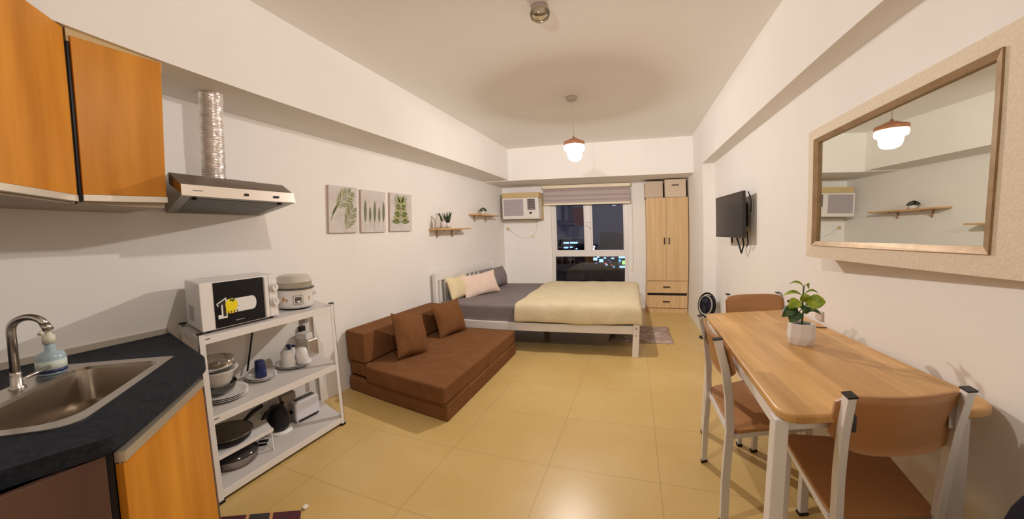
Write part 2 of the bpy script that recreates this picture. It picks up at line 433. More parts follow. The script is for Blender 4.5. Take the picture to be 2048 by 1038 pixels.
# sink
t = thing('sink', (*sk(.3, .2), .84), 'stainless steel corner sink set in the black worktop', 'sink')
rim_o = rounded([sk(0, 0), sk(.615, 0), sk(.615, .42), sk(0, .42)], [.01, .07, .03, .03], 6)
def ring(m, A, za, B, zb, mi=0, smooth=True):
    k = len(A); m.add([(*p, za) for p in A] + [(*p, zb) for p in B], [(i, (i + 1) % k, k + (i + 1) % k, k + i) for i in range(k)], mi, smooth)
bowl = lambda i: rounded([sk(.045 + i, .038 + i), sk(.575 - i, .038 + i), sk(.575 - i, .33 - i), sk(.045 + i, .33 - i)], [.05, .09, .06, .06], 6)
m = MB()
ring(m, rim_o, .8405, rim_o, .8445, 0, False); ring(m, rim_o, .8445, bowl(0), .8425, 0, False)
m.build('rim', STEEL, t)
m = MB()
ring(m, bowl(0), .8425, bowl(.006), .832); ring(m, bowl(.006), .832, bowl(.022), .715); ring(m, bowl(.022), .715, bowl(.05), .690)
b_ = bowl(.05); m.add([(*p, .690) for p in b_], [list(range(len(b_)))])
m.build('bowl', mat('sink_steel', (.42, .37, .31), .24, 1.0), t)
MB().lathe((*sk(.33, .2), .688), [(.0, .004), (.03, .004), (.038, .008), (.04, .004)]).build('drain', CHROME, t)

t = thing('faucet', (.385, .405, .84), 'tall brushed gooseneck tap behind the corner sink', 'tap')
MB().lathe((.385, .405, .842), [(.019, 0), (.019, .006), (.0135, .010), (.013, .05), (.0112, .06)]).build('base', STEEL, t)
arc = [(.385, .405, .87), (.385, .405, 1.04)]
for k in range(1, 11):
    a = PI * k / 10 * .92
    r_ = .046
    arc.append((.385 + (r_ - r_ * math.cos(a)) * .80, .405 + (r_ - r_ * math.cos(a)) * .62, 1.045 + r_ * math.sin(a) * .95))
MB().tube(arc, .0112, 14).build('spout', STEEL, t)
q = Vector(arc[-1]); d_ = (q - Vector(arc[-2])).normalized()
MB().tube([q - d_ * .004, q + d_ * .020], .0128, 14).build('nozzle', STEEL, t)
MB().tube([(.385, .405, .865), (.36, .452, .875), (.335, .49, .882)], [.008, .006, .007], 8).build('handle', STEEL, t)

t = thing('soap_dispenser', (.288, .508, .8445), 'clear pump bottle of pale blue hand soap beside the tap', 'soap bottle')
cx, cy = .288, .508
MB().lathe((cx, cy, .8445), [(.0, 0), (.043, .0), (.047, .006), (.047, .066), (.042, .078), (.018, .086), (.015, .118)], sx=1.0, sy=.8).build('bottle', mat('pale_blue_soap', (.40, .52, .58), .15), t)
MB().lathe((cx, cy, .861), [(.0475, 0), (.0475, .038)], sx=1.012, sy=.82).build('label_band', mat('pale_label', (.62, .70, .62), .5), t)
MB().lathe((cx, cy, .853), [(.0475, 0), (.0475, .013)], sx=1.016, sy=.826).build('dark_band', mat('navy_label', (.02, .03, .12), .4), t)
MB().lathe((cx, cy, .96), [(.017, 0), (.017, .03), (.009, .035), (.006, .06), (.0, .06)]).lathe((cx, cy, 1.008), [(.012, 0), (.014, .012), (0, .014)]).tube([(cx, cy, 1.014), (cx + .018, cy - .018, 1.012), (cx + .028, cy - .028, 1.004)], .006, 8).build('pump', mat('cream_pump', (.75, .72, .55), .4), t)

# base cabinets (each a unit)
def inset(p, q, d):  # move the segment p-q to its left by d
    v = (Vector(q) - Vector(p)).normalized(); n = Vector((-v.y, v.x)) * d
    return (p[0] + n.x, p[1] + n.y), (q[0] + n.x, q[1] + n.y)
t = thing('base_cabinet', (.6, .6, 0), 'orange wood base cabinet with aluminium grip under the cut corner of the worktop', 'cabinet', None)
A, B = (0.745, 0.775), (1.085, 0.392)
Ai = (A[0] - .02, A[1] - .02); Bi = (B[0] - .02, B[1] - .02)
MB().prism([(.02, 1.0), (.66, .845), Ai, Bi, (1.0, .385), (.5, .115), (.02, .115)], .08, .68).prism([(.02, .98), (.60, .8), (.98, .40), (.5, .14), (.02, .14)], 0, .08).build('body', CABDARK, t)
def slab(m, A, B, th, z0, z1, mi=0):
    v = (Vector(B) - Vector(A)).normalized(); n = Vector((-v.y, v.x)) * th
    m.prism([A, B, (B[0] - n.x, B[1] - n.y), (A[0] - n.x, A[1] - n.y)], z0, z1, mi)
m = MB(); slab(m, A, B, -.018, .10, .752)
dr = m.build('door', CABWOOD, t, .0015)
m = MB(); slab(m, A, B, -.024, .756, .784); slab(m, (A[0] + .006, A[1] + .006), (B[0] + .006, B[1] + .006), -.004, .745, .755)
m.build('grip_profile', ALU, dr)
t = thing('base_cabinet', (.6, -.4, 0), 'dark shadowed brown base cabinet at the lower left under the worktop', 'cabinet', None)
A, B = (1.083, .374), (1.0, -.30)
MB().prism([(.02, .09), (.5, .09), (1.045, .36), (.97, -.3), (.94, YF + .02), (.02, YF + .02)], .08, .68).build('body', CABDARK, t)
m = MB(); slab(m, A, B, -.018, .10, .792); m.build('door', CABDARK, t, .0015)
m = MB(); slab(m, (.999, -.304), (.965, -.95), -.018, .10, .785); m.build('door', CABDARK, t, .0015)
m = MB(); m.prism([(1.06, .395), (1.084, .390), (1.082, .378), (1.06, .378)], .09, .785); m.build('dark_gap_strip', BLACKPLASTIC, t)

# upper cabinets
t = thing('wall_cabinet', (.2, .74, 1.49), 'orange wood wall cabinet door beside the cooker hood', 'cabinet', None)
MB().box(.003, .385, .592, .880, 1.492, 2.10).build('body', mat('cabinet_underside', (.42, .33, .25), .5), t)
m = MB().hexa([(.388, .600, 1.528), (.407, .600, 1.528), (.407, .880, 1.541), (.388, .880, 1.541), (.388, .600, 2.122), (.407, .600, 2.122), (.407, .880, 2.144), (.388, .880, 2.144)])
dr = m.build('door', CABWOOD, t, .0015)
MB().hexa([(.386, .600, 1.503), (.410, .600, 1.503), (.410, .882, 1.515), (.386, .882, 1.515), (.386, .600, 1.527), (.410, .600, 1.527), (.410, .882, 1.540), (.386, .882, 1.540)]).build('grip_profile', mat('light_aluminium', (.74, .68, .58), .4, .3), dr)
MB().box(.30, .40, .592, .885, 2.101, ZB - .001).build('top_filler', TAN, t)
t = thing('wall_cabinet', (.2, .3, 1.49), 'orange wood corner wall cabinet at the upper left edge', 'cabinet', None)
A, B = (.404, .585), (.80, .165)
n = Vector((-.72, -.69))
back = lambda p, d: (p[0] + n.x * d, p[1] + n.y * d)
MB().prism([(.003, .590), (.37, .588), back(A, .025), back(B, .025), (.76, .08), (.003, .08)], 1.492, 2.10).build('body', mat('cabinet_underside_left', (.40, .31, .24), .5), t)
m = MB(); slab(m, A, B, -.019, 1.524, 2.144)
m.v = [Vector(p) - Vector((0.019 * .72, .019 * .69, 0)) for p in m.v]
dr = m.build('door', CABWOOD, t, .0015)
m = MB(); slab(m, A, B, -.024, 1.500, 1.523); m.v = [Vector(p) - Vector((0.021 * .72, .021 * .69, 0)) for p in m.v]
m.build('grip_profile', ALU, dr)
MB().prism([(.385, .5925), (.3975, .5925), (.3975, .5995), (.385, .5995)], 1.50, 2.12).build('black_edge_strip', BLACKPLASTIC, t)

# cooker hood
t = thing('cooker_hood', (.25, 1.25, 1.5), 'stainless steel slim cooker hood beside the wall cabinet', 'cooker hood')
L0, L1 = 0.895, 1.54   # front y at x=.5
m = MB()
bk0, bk1 = 1.06, 1.66
# bottom tray: wall side z 1.5, front z 1.541
m.hexa([(.003, bk0, 1.50), (.50, L0, 1.541), (.50, L1, 1.541), (.003, bk1, 1.50), (.003, bk0, 1.512), (.50, L0, 1.548), (.50, L1, 1.548), (.003, bk1, 1.512)])
m.build('grease_tray', STEELDARK, t)
m = MB(); m.hexa([(.05, bk0 + .04, 1.5025), (.46, L0 + .06, 1.5362), (.46, L1 - .05, 1.5362), (.05, bk1 - .06, 1.5025), (.05, bk0 + .04, 1.5045), (.46, L0 + .06, 1.5385), (.46, L1 - .05, 1.5385), (.05, bk1 - .06, 1.5045)])
m.v = [Vector((p[0], p[1], p[2] - .0005)) for p in m.v]
m.build('filter_mesh', noisy('filter_dark', (.05, .045, .042), (.12, .11, .10), (160, 160, 160), .5, metal=.5), t)
m = MB().hexa([(.50, L0, 1.5415), (.506, L0, 1.542), (.506, L1, 1.542), (.50, L1, 1.5415), (.50, L0, 1.592), (.503, L0, 1.592), (.503, L1 - .012, 1.597), (.50, L1 - .012, 1.597)])
fp = m.build('front_panel', mat('satin_front', (.80, .72, .64), .3, .9), t)
for y_, w_ in ((.895 + .055, .05),):
    MB().box(.506, .5068, .945, .99, 1.566, 1.569).build('badge', STEELDARK, fp)
for y_, w_ in ((1.205, .022), (1.385, .034)):
    MB().box(.5055, .510, y_, y_ + w_, 1.560, 1.572).build('switch', BLACKPLASTIC, fp)
m = MB().hexa([(.003, bk0, 1.512), (.498, L0 + .002, 1.549), (.498, L1 - .002, 1.549), (.003, bk1, 1.512), (.003, bk0, 1.69), (.40, .896, 1.655), (.40, 1.53, 1.655), (.003, bk1, 1.69)])
m.hexa([(.40, .896, 1.60), (.4985, L0 + .002, 1.55), (.4985, L1 - .002, 1.55), (.40, 1.53, 1.60), (.40, .896, 1.655), (.499, L0 + .002, 1.590), (.499, L1 - .014, 1.595), (.40, 1.53, 1.655)])
m.build('body', mat('hood_body_steel', (.30, .26, .23), .3, 1.0), t)
for k in range(7):
    yy = 1.16 + k * .028
    MB().box(.385, .398, yy, yy + .017, 1.654, 1.6565).build('vent_slot', BLACKPLASTIC, t)
for y_ in (.975, 1.46):
    MB().lathe((.455, y_, 1.529), [(.0, 0), (.012, .0), (.013, .01)], 14).build('hood_lamp', BLACKPLASTIC, t)

# corrugated duct
m = MB()
prof = []
z = 1.665
while z < 2.148:
    prof += [(.053, z), (.060, z + .0045), (.060, z + .0065), (.053, z + .0115)]; z += .012
def ductpt(z): return lerp((.205, 1.222), (.215, 1.205), (z - 1.66) / .49)
N_ = 28; vs = []
for r_, z in prof:
    cx, cy = ductpt(z)
    for k in range(N_):
        a = 2 * PI * k / N_
        rr = r_ * (1 + .035 * math.sin(3 * a + z * 60) * math.sin(z * 41) + .02 * random.uniform(-1, 1))
        vs.append((cx + rr * math.cos(a), cy + rr * math.sin(a), z + .002 * math.sin(2 * a + z * 90)))
m.add(vs, [(i * N_ + k, i * N_ + (k + 1) % N_, (i + 1) * N_ + (k + 1) % N_, (i + 1) * N_ + k) for i in range(len(prof) - 1) for k in range(N_)], 0, False)
m.build('exhaust_duct', mat('crinkled_foil', (.88, .83, .80), .30, .85), label='crinkled silver foil duct rising from the hood to the beam', cat='duct')

# ------------------------------------------------------------------ metal rack
RT = quadmap((.435, .956), (.435, 1.890), (.05, 2.03), (.05, 1.06))   # u along the wall, v towards it
t = thing('storage_rack', (.25, 1.47, 0), 'white metal three tier storage rack between worktop and sofa', 'rack')
corner = {'FL': (0, 0, 1, 1), 'FR': (1, 0, -1, 1), 'BL': (0, 1, 1, -1), 'BR': (1, 1, -1, -1)}
for k, (u, v, su, sv) in corner.items():
    m = MB(RT)
    a, b, th = .034, .07, .004
    def bx(u0, u1, v0, v1, z0, z1, mi=0): m.box(min(u0, u1), max(u0, u1), min(v0, v1), max(v0, v1), z0, z1, mi)
    bx(u, u + su * a, v, v + sv * .012, .012, .885)
    bx(u, u + su * .005, v, v + sv * b, .012, .885)
    p = m.build('post', WHITEMETAL, t, .0008)
    m = MB(RT); m.box(min(u, u + su * a) - .003, max(u, u + su * a) + .003, min(v, v + sv * b) - .006, max(v, v + sv * b) + .006, .885, .891)
    m.build('end_cap', BLACKPLASTIC, p)
    m = MB(RT); m.box(min(u, u + su * a) - .005, max(u, u + su * a) + .005, min(v, v + sv * b) - .01, max(v, v + sv * b) + .01, 0.0, .014)
    m.build('foot', BLACKPLASTIC, p)
for z in (.872, .462, .062):
    m = MB(RT)
    m.box(.006, .994, .014, .986, z - .006, z)
    sh = m.build('shelf', RACKGREY, t)
    m = MB(RT)
    for (a_, b_, c_, d_) in ((.03, .97, .004, .016), (.03, .97, .984, .996), (.0045, .0095, .06, .94), (.9905, .9955, .06, .94)):
        m.box(a_, b_, c_, d_, z - .040, z - .002)
    m.build('shelf_frame', WHITEMETAL, sh, .001)
for z in (.860, .450): MB(RT).box(.036, .060, -.003, .003, z - .004, z).build('rivet', STEELDARK, t)
# microwave
MT = quadmap((.395, 1.000), (.395, 1.462), (.085, 1.550), (.085, 1.088))
t = thing('microwave_oven', (.25, 1.27, .873), 'white microwave oven with black door and two knobs on the rack', 'microwave')
MB(MT).box(0, 1, 0.03, 1, .885, 1.128).build('body', WHITEPLASTIC, t, .006)
MB(MT).box(.872, 1, -.005, .035, .885, 1.128).build('control_panel', WHITEPLASTIC, t, .006)
m = MB(MT); m.box(0, .865, -.012, .028, .885, 1.128)
dr = m.build('door', WHITEPLASTIC, t, .005)
MB(MT).box(.150, .790, -.018, -.010, .890, 1.123).build('door_glass', BLACKGLOSS, dr)
MB(MT).box(.797, .858, -.045, -.010, .890, 1.122).build('door_handle', WHITEPLASTIC, dr, .006)
# stickers on the door glass
m = MB(MT)
def flat(pts, mi, off): m.add([((u - .135) * 1.2 + .150, -.018 - off * .6, z) for u, z in pts], [tuple(range(len(pts)))], mi)
pill = [(.40, 1.045 - .012), (.40, .965 - .012)]
pp = [(.22, .955), (.50, .955)] + [(.53 + .045 * math.sin(a), .992 - .037 * math.cos(a)) for a in [PI * k / 10 for k in range(11)]] + [(.50, 1.029), (.22, 1.029)]
flat(pp, 0, .002)
flat([(.155, 1.015), (.255, 1.042), (.255, .935), (.165, .935), (.165, .955), (.20, .955), (.20, 1.005), (.165, .998)], 0, .003)
flat([(.168, 1.012), (.245, 1.033), (.245, .945), (.215, .945), (.215, 1.008), (.175, .998)], 1, .004)
yb = [(.305 + (.062 + .006 * math.sin(3 * a)) * math.cos(a), .993 + .040 * math.sin(a)) for a in [2 * PI * k / 24 for k in range(24)]]
flat(yb, 2, .005)
flat([(.245, .957), (.30, .957), (.30, 1.015), (.245, 1.02)], 2, .0045)
flat([(.285, 1.018), (.30, 1.035), (.31, 1.026), (.345, 1.03), (.325, 1.012), (.305, 1.018)], 3, .006)
for k in range(4): flat([(.262 + k * .03, .958), (.272 + k * .03, .955), (.272 + k * .03, .966), (.262 + k * .03, .969)], 1, .0065)
flat([(.37, .985), (.385, .985), (.385, .988), (.37, .988)], 3, .004)
m.build('energy_sticker', [mat('sticker_white', (.8, .8, .78), .4), mat('sticker_black', (.02, .015, .015), .4), mat('sticker_yellow', (.90, .72, .01), .4), mat('sticker_green', (.03, .10, .02), .5)], dr)
m = MB(MT); m.box(.39, .50, -.0195, -.018, .910, .915); m.build('maker_mark', mat('grey_print', (.22, .22, .22), .5), dr)
for z in (1.055, .972):
    c = MT((.935, -.005, z))
    m = MB(); nrm = Vector((1, 0, 0))
    m.tube([c, c + nrm * .006], .029, 28); m.tube([c + nrm * .006, c + nrm * .026], [.022, .020], 24)
    m.box(c.x + .028, c.x + .031, c.y - .003, c.y + .003, c.z, c.z + .02)
    m.build('knob', WHITEPLASTIC, t)
VG = mat('vent_grey', (.45, .42, .40), .6)
for k in range(7): MB(MT).box(-.002, .001, .45 + k * .05, .475 + k * .05, .92, 1.00).build('vent_slot', VG, t)
for k in range(4): MB(MT).box(.15 + k * .1, .22 + k * .1, .93, .97, 1.1275, 1.1285).build('vent_slot', VG, t)
for u in (.08, .92):
    for v in (.12, .9): MB(MT).box(u - .02, u + .02, v - .04, v + .04, .8725, .886).build('foot', BLACKPLASTIC, t)

# rice cooker
cx, cy = .238, 1.722
t = thing('rice_cooker', (cx, cy, .872), 'small white rice cooker with floral print and steamer tray on the rack', 'rice cooker')
MB().lathe((cx, cy, .884), [(.0, 0), (.112, 0), (.122, .012), (.127, .05), (.127, .115), (.130, .120)], 40).build('body', WHITEPLASTIC, t)
MB().lathe((cx, cy, .872), [(.095, 0), (.10, .014), (0, .014)], 30).build('base_ring', BLACKPLASTIC, t)
MB().lathe((cx, cy, 1.004), [(.128, 0), (.136, .002), (.136, .008), (.12, .010)], 40).build('dark_rim', mat('dark_rim', (.08, .06, .05), .3), t)
MB().lathe((cx, cy, 1.012), [(.118, 0), (.122, .004), (.122, .035), (.128, .038), (.128, .045), (.118, .05), (.112, .072), (.09, .084), (.0, .090)], 40).build('steamer_lid', mat('steamer_plastic', (.60, .56, .47), .15), t)
MB().lathe((cx, cy, 1.016), [(.0, 0), (.112, 0), (.112, .03), (.0, .03)], 30).build('steamer_tray', mat('milky_tray', (.62, .57, .48), .3), t)
def onbody(a, z, r=.1285): return Vector((cx + r * math.cos(a), cy + r * math.sin(a), z))
a0 = math.atan2(0 - cy, 2.3 - cx)
DO = mat('decal_orange', (.55, .20, .04), .5); DG = mat('decal_green', (.12, .15, .03), .5)
def flower(a, z, da, dz):
    pts = []
    for k in range(40):
        w_ = 2 * PI * k / 40; q = .62 + .38 * math.cos(5 * w_)
        pts.append(onbody(a + da * q * math.cos(w_), z + dz * q * math.sin(w_), .1285))
    c_0 = onbody(a, z, .129)
    MB().add([c_0] + pts, [(0, 1 + k, 1 + (k + 1) % 40) for k in range(40)]).build('floral_decal', DO, t)
flower(a0 - .60, .948, .13, .020); flower(a0 - .42, .940, .08, .013); flower(a0 + .80, .945, .06, .018)
flower(a0 - .72, .925, .05, .008)
m = MB()
c_ = a0 + .16
for r_, mi, l in ((1.0, 0, .002), (.86, 1, .003), (.62, 2, .004)):
    pts = [onbody(c_ + .26 * r_ * sx_, .94 + .030 * r_ * sz_, .128 + l) for sx_, sz_ in ((-1, -.8), (-.8, -1), (.8, -1), (1, -.8), (1, .8), (.8, 1), (-.8, 1), (-1, .8))]
    m.add(pts, [tuple(range(8))], mi)
m.build('control_plate', [mat('plate_grey', (.35, .33, .30), .4), WHITEPLASTIC, mat('plate_dark', (.10, .08, .07), .4)], t)
c = onbody(c_, .932, .132); MB().box(c.x - .004, c.x + .008, c.y - .012, c.y + .012, c.z - .006, c.z + .004).build('cook_switch', WHITEPLASTIC, t)
for s_ in (1, -1):
    a = a0 + s_ * 1.5
    p = onbody(a, .965, .124); d = Vector((math.cos(a), math.sin(a), 0)); e = Vector((-d.y, d.x, 0))
    MB().tube([p + e * .03, p + e * .03 + d * .022, p - e * .03 + d * .022, p - e * .03], .006, 8).build('side_handle', WHITEPLASTIC, t)

# ---- middle shelf (z=.462)
zs = .462
for k in range(3):
    m = MB().lathe((.235, 1.160, zs + k * .009 + .0005), [(.0, 0), (.085, 0), (.118, .010), (.132, .018), (.132, .0195), (.116, .0125), (.084, .003), (0, .003)], 40)
    m.build('dinner_plate', CERAMIC, label=('lowest white dinner plate of the stack on the left of the middle shelf', 'middle white dinner plate of the stack on the left of the middle shelf', 'topmost white dinner plate of the stack under the glass bowls')[k], cat='plate', group='dinner plates stacked on the rack')
zb_ = zs + .025
MB().lathe((.215, 1.150, zb_), [(.0, 0), (.05, 0), (.085, .025), (.096, .060), (.096, .062), (.082, .027), (.048, .003), (0, .003)], 36).build('glass_bowl', CLEARGLASS, label='clear glass bowl lowest on the big plate stack', cat='bowl')
MB().lathe((.215, 1.145, zb_ + .045), [(.0, 0), (.055, 0), (.078, .025), (.090, .075), (.116, .095), (.116, .099), (.086, .078), (.074, .027), (.053, .003), (0, .003)], 36).build('serving_bowl', CERAMIC, label='white flared ceramic bowl between the glass bowls on the rack', cat='bowl')
MB().lathe((.215, 1.145, zb_ + .125), [(.0, 0), (.055, 0), (.085, .03), (.100, .075), (.102, .075), (.088, .03), (.055, .003), (0, .003)], 36).build('glass_bowl', CLEARGLASS, label='clear glass bowl topmost on the rack bowl stack', cat='bowl')
for k in range(2):
    MB().lathe((.190, 1.440, zs + k * .010 + .0005), [(.0, 0), (.06, 0), (.085, .012), (.096, .020), (.096, .0215), (.083, .0145), (.058, .003), (0, .003)], 36).build('side_plate', CERAMIC, label=('lower small white plate under the blue cup', 'upper small white plate directly under the blue cup')[k], cat='plate', group='small plates under the blue cup')
MB().lathe((.187, 1.440, zs + .0145), [(.036, 0), (.038, .004), (.030, .100), (.027, .105), (.0, .106)], 30).build('blue_cup', NAVY, label='dark blue cup upside down on small white plates', cat='cup')
px_, py_ = .175, 1.712
MB().lathe((px_, py_, zs), [(.0, 0), (.07, 0), (.105, .012), (.124, .018), (.124, .0195), (.104, .0145), (.068, .003), (0, .003)], 40).build('serving_plate', CERAMIC, label='lower white plate under the upside down mugs', cat='plate', group='plates under the mugs')
MB().lathe((px_, py_, zs + .009), [(.0, 0), (.07, 0), (.105, .012), (.124, .018), (.124, .0195), (.104, .0145), (.068, .003), (0, .003)], 40).build('serving_plate', CERAMIC, label='upper white plate directly holding the upside down mugs', cat='plate', group='plates under the mugs')
def mug(x, y, z, a, lab, tip=0):
    t = thing('mug', (x, y, z), lab, 'mug', 'white mugs upside down on a plate')
    MB().lathe((x, y, z), [(.047, 0), (.049, .003), (.045, .06), (.037, .092), (.028, .102), (0, .103)], 30).build('body', CERAMIC, t)
    d = Vector((math.cos(a), math.sin(a), 0)); p = Vector((x, y, z))
    MB().tube([p + d * .039 + Vector((0, 0, .02)), p + d * .062 + Vector((0, 0, .024)), p + d * .066 + Vector((0, 0, .045)), p + d * .056 + Vector((0, 0, .062)), p + d * .034 + Vector((0, 0, .066))], .005, 8).build('handle', CERAMIC, t)
mug(.205, 1.645, zs + .0225, 2.2, 'leftmost upside down white mug on the plate')
mug(.230, 1.745, zs + .0225, -1.9, 'front right upside down white mug on the plate')
mug(.115, 1.735, zs + .0225, 1.0, 'rear upside down white mug nearest the wall')
m = MB().lathe((.155, 1.700, zs + .125), [(.0, 0), (.012, .0), (.018, .012), (.02, .022), (0, .028)], 14).lathe((.165, 1.735, zs + .125), [(.0, 0), (.012, 0), (.017, .01), (0, .018)], 14).tube([(.165, 1.712, zs + .06), (.158, 1.705, zs + .10), (.155, 1.70, zs + .13)], .008, 8)
m.build('blue_ladle', NAVY, label='dark blue utensil resting between the upside down mugs', cat='utensil')
m = MB()
m.box(.03, .145, 1.885, 1.985, zs, zs + .13)
m.build('storage_tub', glassy('frosted_tub', (.95, .9, .84), .55, .4, (.93, .90, .86)), bevel=.008, label='translucent plastic tub at the right end of the middle shelf', cat='container')
MB().prism([(.03, 1.875), (.13, 1.885), (.12, 1.96), (.03, 1.985)], zs + .131, zs + .175).build('tub_lid', WHITEPLASTIC, bevel=.004, label='cream folded cover lying on the plastic tub', cat='cover')
MB().box(.002, .010, 1.945, 2.03, .690, .79).build('wall_socket', mat('grey_socket', (.34, .29, .26), .4), bevel=.002, label='grey wall socket plate behind the rack above the mugs', cat='socket')
MB().box(.002, .030, 1.925, 1.975, .635, .675).build('power_adapter', BLACKPLASTIC, bevel=.004, label='black plug adapter under the grey socket plate', cat='plug')
MB().tube([(.02, 1.56, .87), (.022, 1.515, .70), (.024, 1.455, .48)], .006, 8).build('power_cable', BLACKPLASTIC, label='black cable hanging down the wall behind the blue cup', cat='cable')

# ---- bottom shelf (z=.062)
zl = .062
t = thing('wire_riser', (.27, 1.16, zl), 'white wire riser shelf holding the frying pan on the bottom tier', 'riser')
RR = quadmap((.36, 1.0), (.36, 1.36), (.10, 1.46), (.10, 1.10))
m = MB(RR); m.box(0, 1, 0, 1, .195, .201); m.build('deck', WHITEMETAL, t, .002)
for u in (.02, .96):
    for v in (.03, .95):
        m = MB(RR); m.box(u, u + .022, v, v + .03, zl, .195); m.build('leg', WHITEMETAL, t)
m = MB(RR); m.box(0, 1, -.02, .01, .188, .208); m.build('front_rail', WHITEMETAL, t)
t = thing('frying_pan', (.22, 1.16, .201), 'black frying pan on the white riser', 'pan')
MB().lathe((.225, 1.165, .202), [(.0, 0), (.10, 0), (.118, .012), (.130, .045), (.126, .045), (.113, .014), (.098, .004), (0, .004)], 36).build('pan_body', BLACKPLASTIC, t)
MB().tube([(.19, 1.29, .245), (.16, 1.37, .262), (.135, 1.455, .262)], [.011, .013, .013], 10).build('handle', BLACKPLASTIC, t)
MB().lathe((.225, 1.165, .2485), [(.1225, .0), (.1335, .0), (.1335, .003), (.1225, .003)], 36).build('rim', STEELDARK, t)
t = thing('cooking_pot', (.225, 1.17, zl), 'steel pot with dark glass lid under the white riser', 'pot')
MB().lathe((.225, 1.185, zl), [(.0, 0), (.110, 0), (.125, .008), (.128, .05), (.132, .054)], 40).build('pot_body', mat('pot_steel', (.42, .36, .33), .2, 1.0), t)
MB().lathe((.225, 1.185, zl + .055), [(.13, 0), (.128, .006), (.10, .022), (.05, .034), (.0, .036)], 40).build('pot_lid', mat('smoked_lid', (.035, .033, .035), .12), t)
MB().tube([(.29, 1.298, zl + .045), (.325, 1.325, zl + .048), (.295, 1.36, zl + .048), (.255, 1.325, zl + .045)], .008, 8).build('side_handle', BLACKPLASTIC, t)
cx, cy = .175, 1.535
t = thing('electric_kettle', (cx, cy, zl), 'black jug kettle on a white base on the bottom tier', 'kettle')
MB().lathe((cx, cy, zl), [(.0, 0), (.086, 0), (.088, .006), (.082, .014), (.0, .015)], 30).build('kettle_base', WHITEPLASTIC, t)
MB().lathe((cx, cy, zl + .016), [(.045, 0), (.064, .004), (.070, .03), (.068, .08), (.058, .125), (.044, .155), (0, .160)], 30).build('kettle_body', BLACKPLASTIC, t)
MB().tube([(cx, cy - .035, zl + .165), (cx + .01, cy - .09, zl + .16), (cx + .02, cy - .135, zl + .125)], [.014, .013, .012], 10).build('handle', BLACKPLASTIC, t)
MB().tube([(cx - .02, cy + .03, zl + .145), (cx - .02, cy + .07, zl + .17)], [.02, .012], 10).build('spout', BLACKPLASTIC, t)
m = MB(quadmap((.15, 1.60), (.15, 1.72), (.09, 1.74), (.09, 1.62))); m.box(0, 1, 0, 1, zl, zl + .2)
m.build('utensil_box', mat('grey_carton', (.33, .28, .25), .7), bevel=.004, label='grey box standing behind the kettle on the bottom tier', cat='box')
TT = quadmap((.225, 1.640), (.235, 1.855), (.13, 1.885), (.12, 1.675))
t = thing('toaster', (.19, 1.76, zl), 'white two slot toaster at the right end of the bottom tier', 'toaster')
MB(TT).box(0, 1, 0, 1, zl + .01, zl + .150).build('body', mat('toaster_white', (.75, .73, .78), .3), t, .014, 3)
MB(TT).box(.10, .90, .28, .68, zl + .1465, zl + .1515).build('slot_panel', mat('slot_dark', (.05, .045, .045), .4), t)
MB(TT).box(.10, .92, -.03, .03, zl + .012, zl + .022).build('crumb_tray_line', BLACKPLASTIC, t)
MB(TT).box(-.09, -.01, .38, .62, zl + .07, zl + .085).build('lever', BLACKPLASTIC, t)
for u in (.05, .88):
    for v in (.08, .8): MB(TT).box(u, u + .07, v, v + .12, zl, zl + .012).build('foot', WHITEPLASTIC, t)
MB().box(.002, .012, 1.81, 1.90, .30, .40).build('wall_socket', mat('grey_socket_low', (.30, .27, .22), .4), bevel=.002, label='grey wall socket plate low behind the toaster', cat='socket')

# kitchen floor mat
KM = quadmap((.53, .905), (.860, 1.100), (1.26, .71), (1.02, .47))
m = MB(KM)
for a, b, mi in ((0, .02, 0), (.02, .33, 0), (.33, .37, 1), (.37, .62, 2), (.62, .66, 1), (.66, 1, 0)):
    nn = 10
    for k in range(nn): m.box(a, b, k / nn, (k + 1) / nn, 0.001, .012 + .002 * random.random(), mi)
m.build('kitchen_mat', [noisy('maroon_pile', (.06, .012, .02), (.10, .02, .03), (60, 60, 60), .95), mat('orange_band', (.55, .27, .10), .9), noisy('charcoal_pile', (.02, .02, .022), (.05, .045, .045), (60, 60, 60), .95)], label='dark red and black banded mat on the floor before the orange cabinet', cat='mat')
MB().box(.845, .870, 1.115, 1.145, .0, .015).build('paper_scrap', mat('white_scrap', (.8, .74, .62), .6), bevel=.006, label='small white scrap on the floor by the mat corner', cat='scrap')

# ------------------------------------------------------------------ canvases
def leafshape(m, base, tip, wdt, mi, lift, n=6):
    b = Vector(base); t_ = Vector(tip); d = t_ - b; e = Vector((-d.y, d.x)).normalized() * wdt
    L_ = [b + d * (k / n) + e * math.sin(PI * k / n) ** .8 for k in range(n + 1)]
    R_ = [b + d * (k / n) - e * math.sin(PI * k / n) ** .8 for k in range(n - 1, 0, -1)]
    m.add([(.0222 + lift, p.x, p.y) for p in L_ + R_], [tuple(range(len(L_) + len(R_)))], mi)
LG = [noisy('canvas_print_ground', (.56, .50, .47), (.66, .60, .57), (5, 9, 9), .85), mat('leaf_mid', (.17, .20, .07), .8), mat('leaf_pale', (.36, .36, .14), .8), mat('leaf_grey', (.16, .175, .10), .8), mat('canvas_side', (.58, .44, .38), .8)]
def canvas(y0, y1, z0, z1, label):
    m = MB(); m.box(.002, .022, y0, y1, z0, z1, 4)
    m.add([(.0221, y0, z0), (.0221, y1, z0), (.0221, y1, z1), (.0221, y0, z1)], [(0, 1, 2, 3)], 0)
    return m
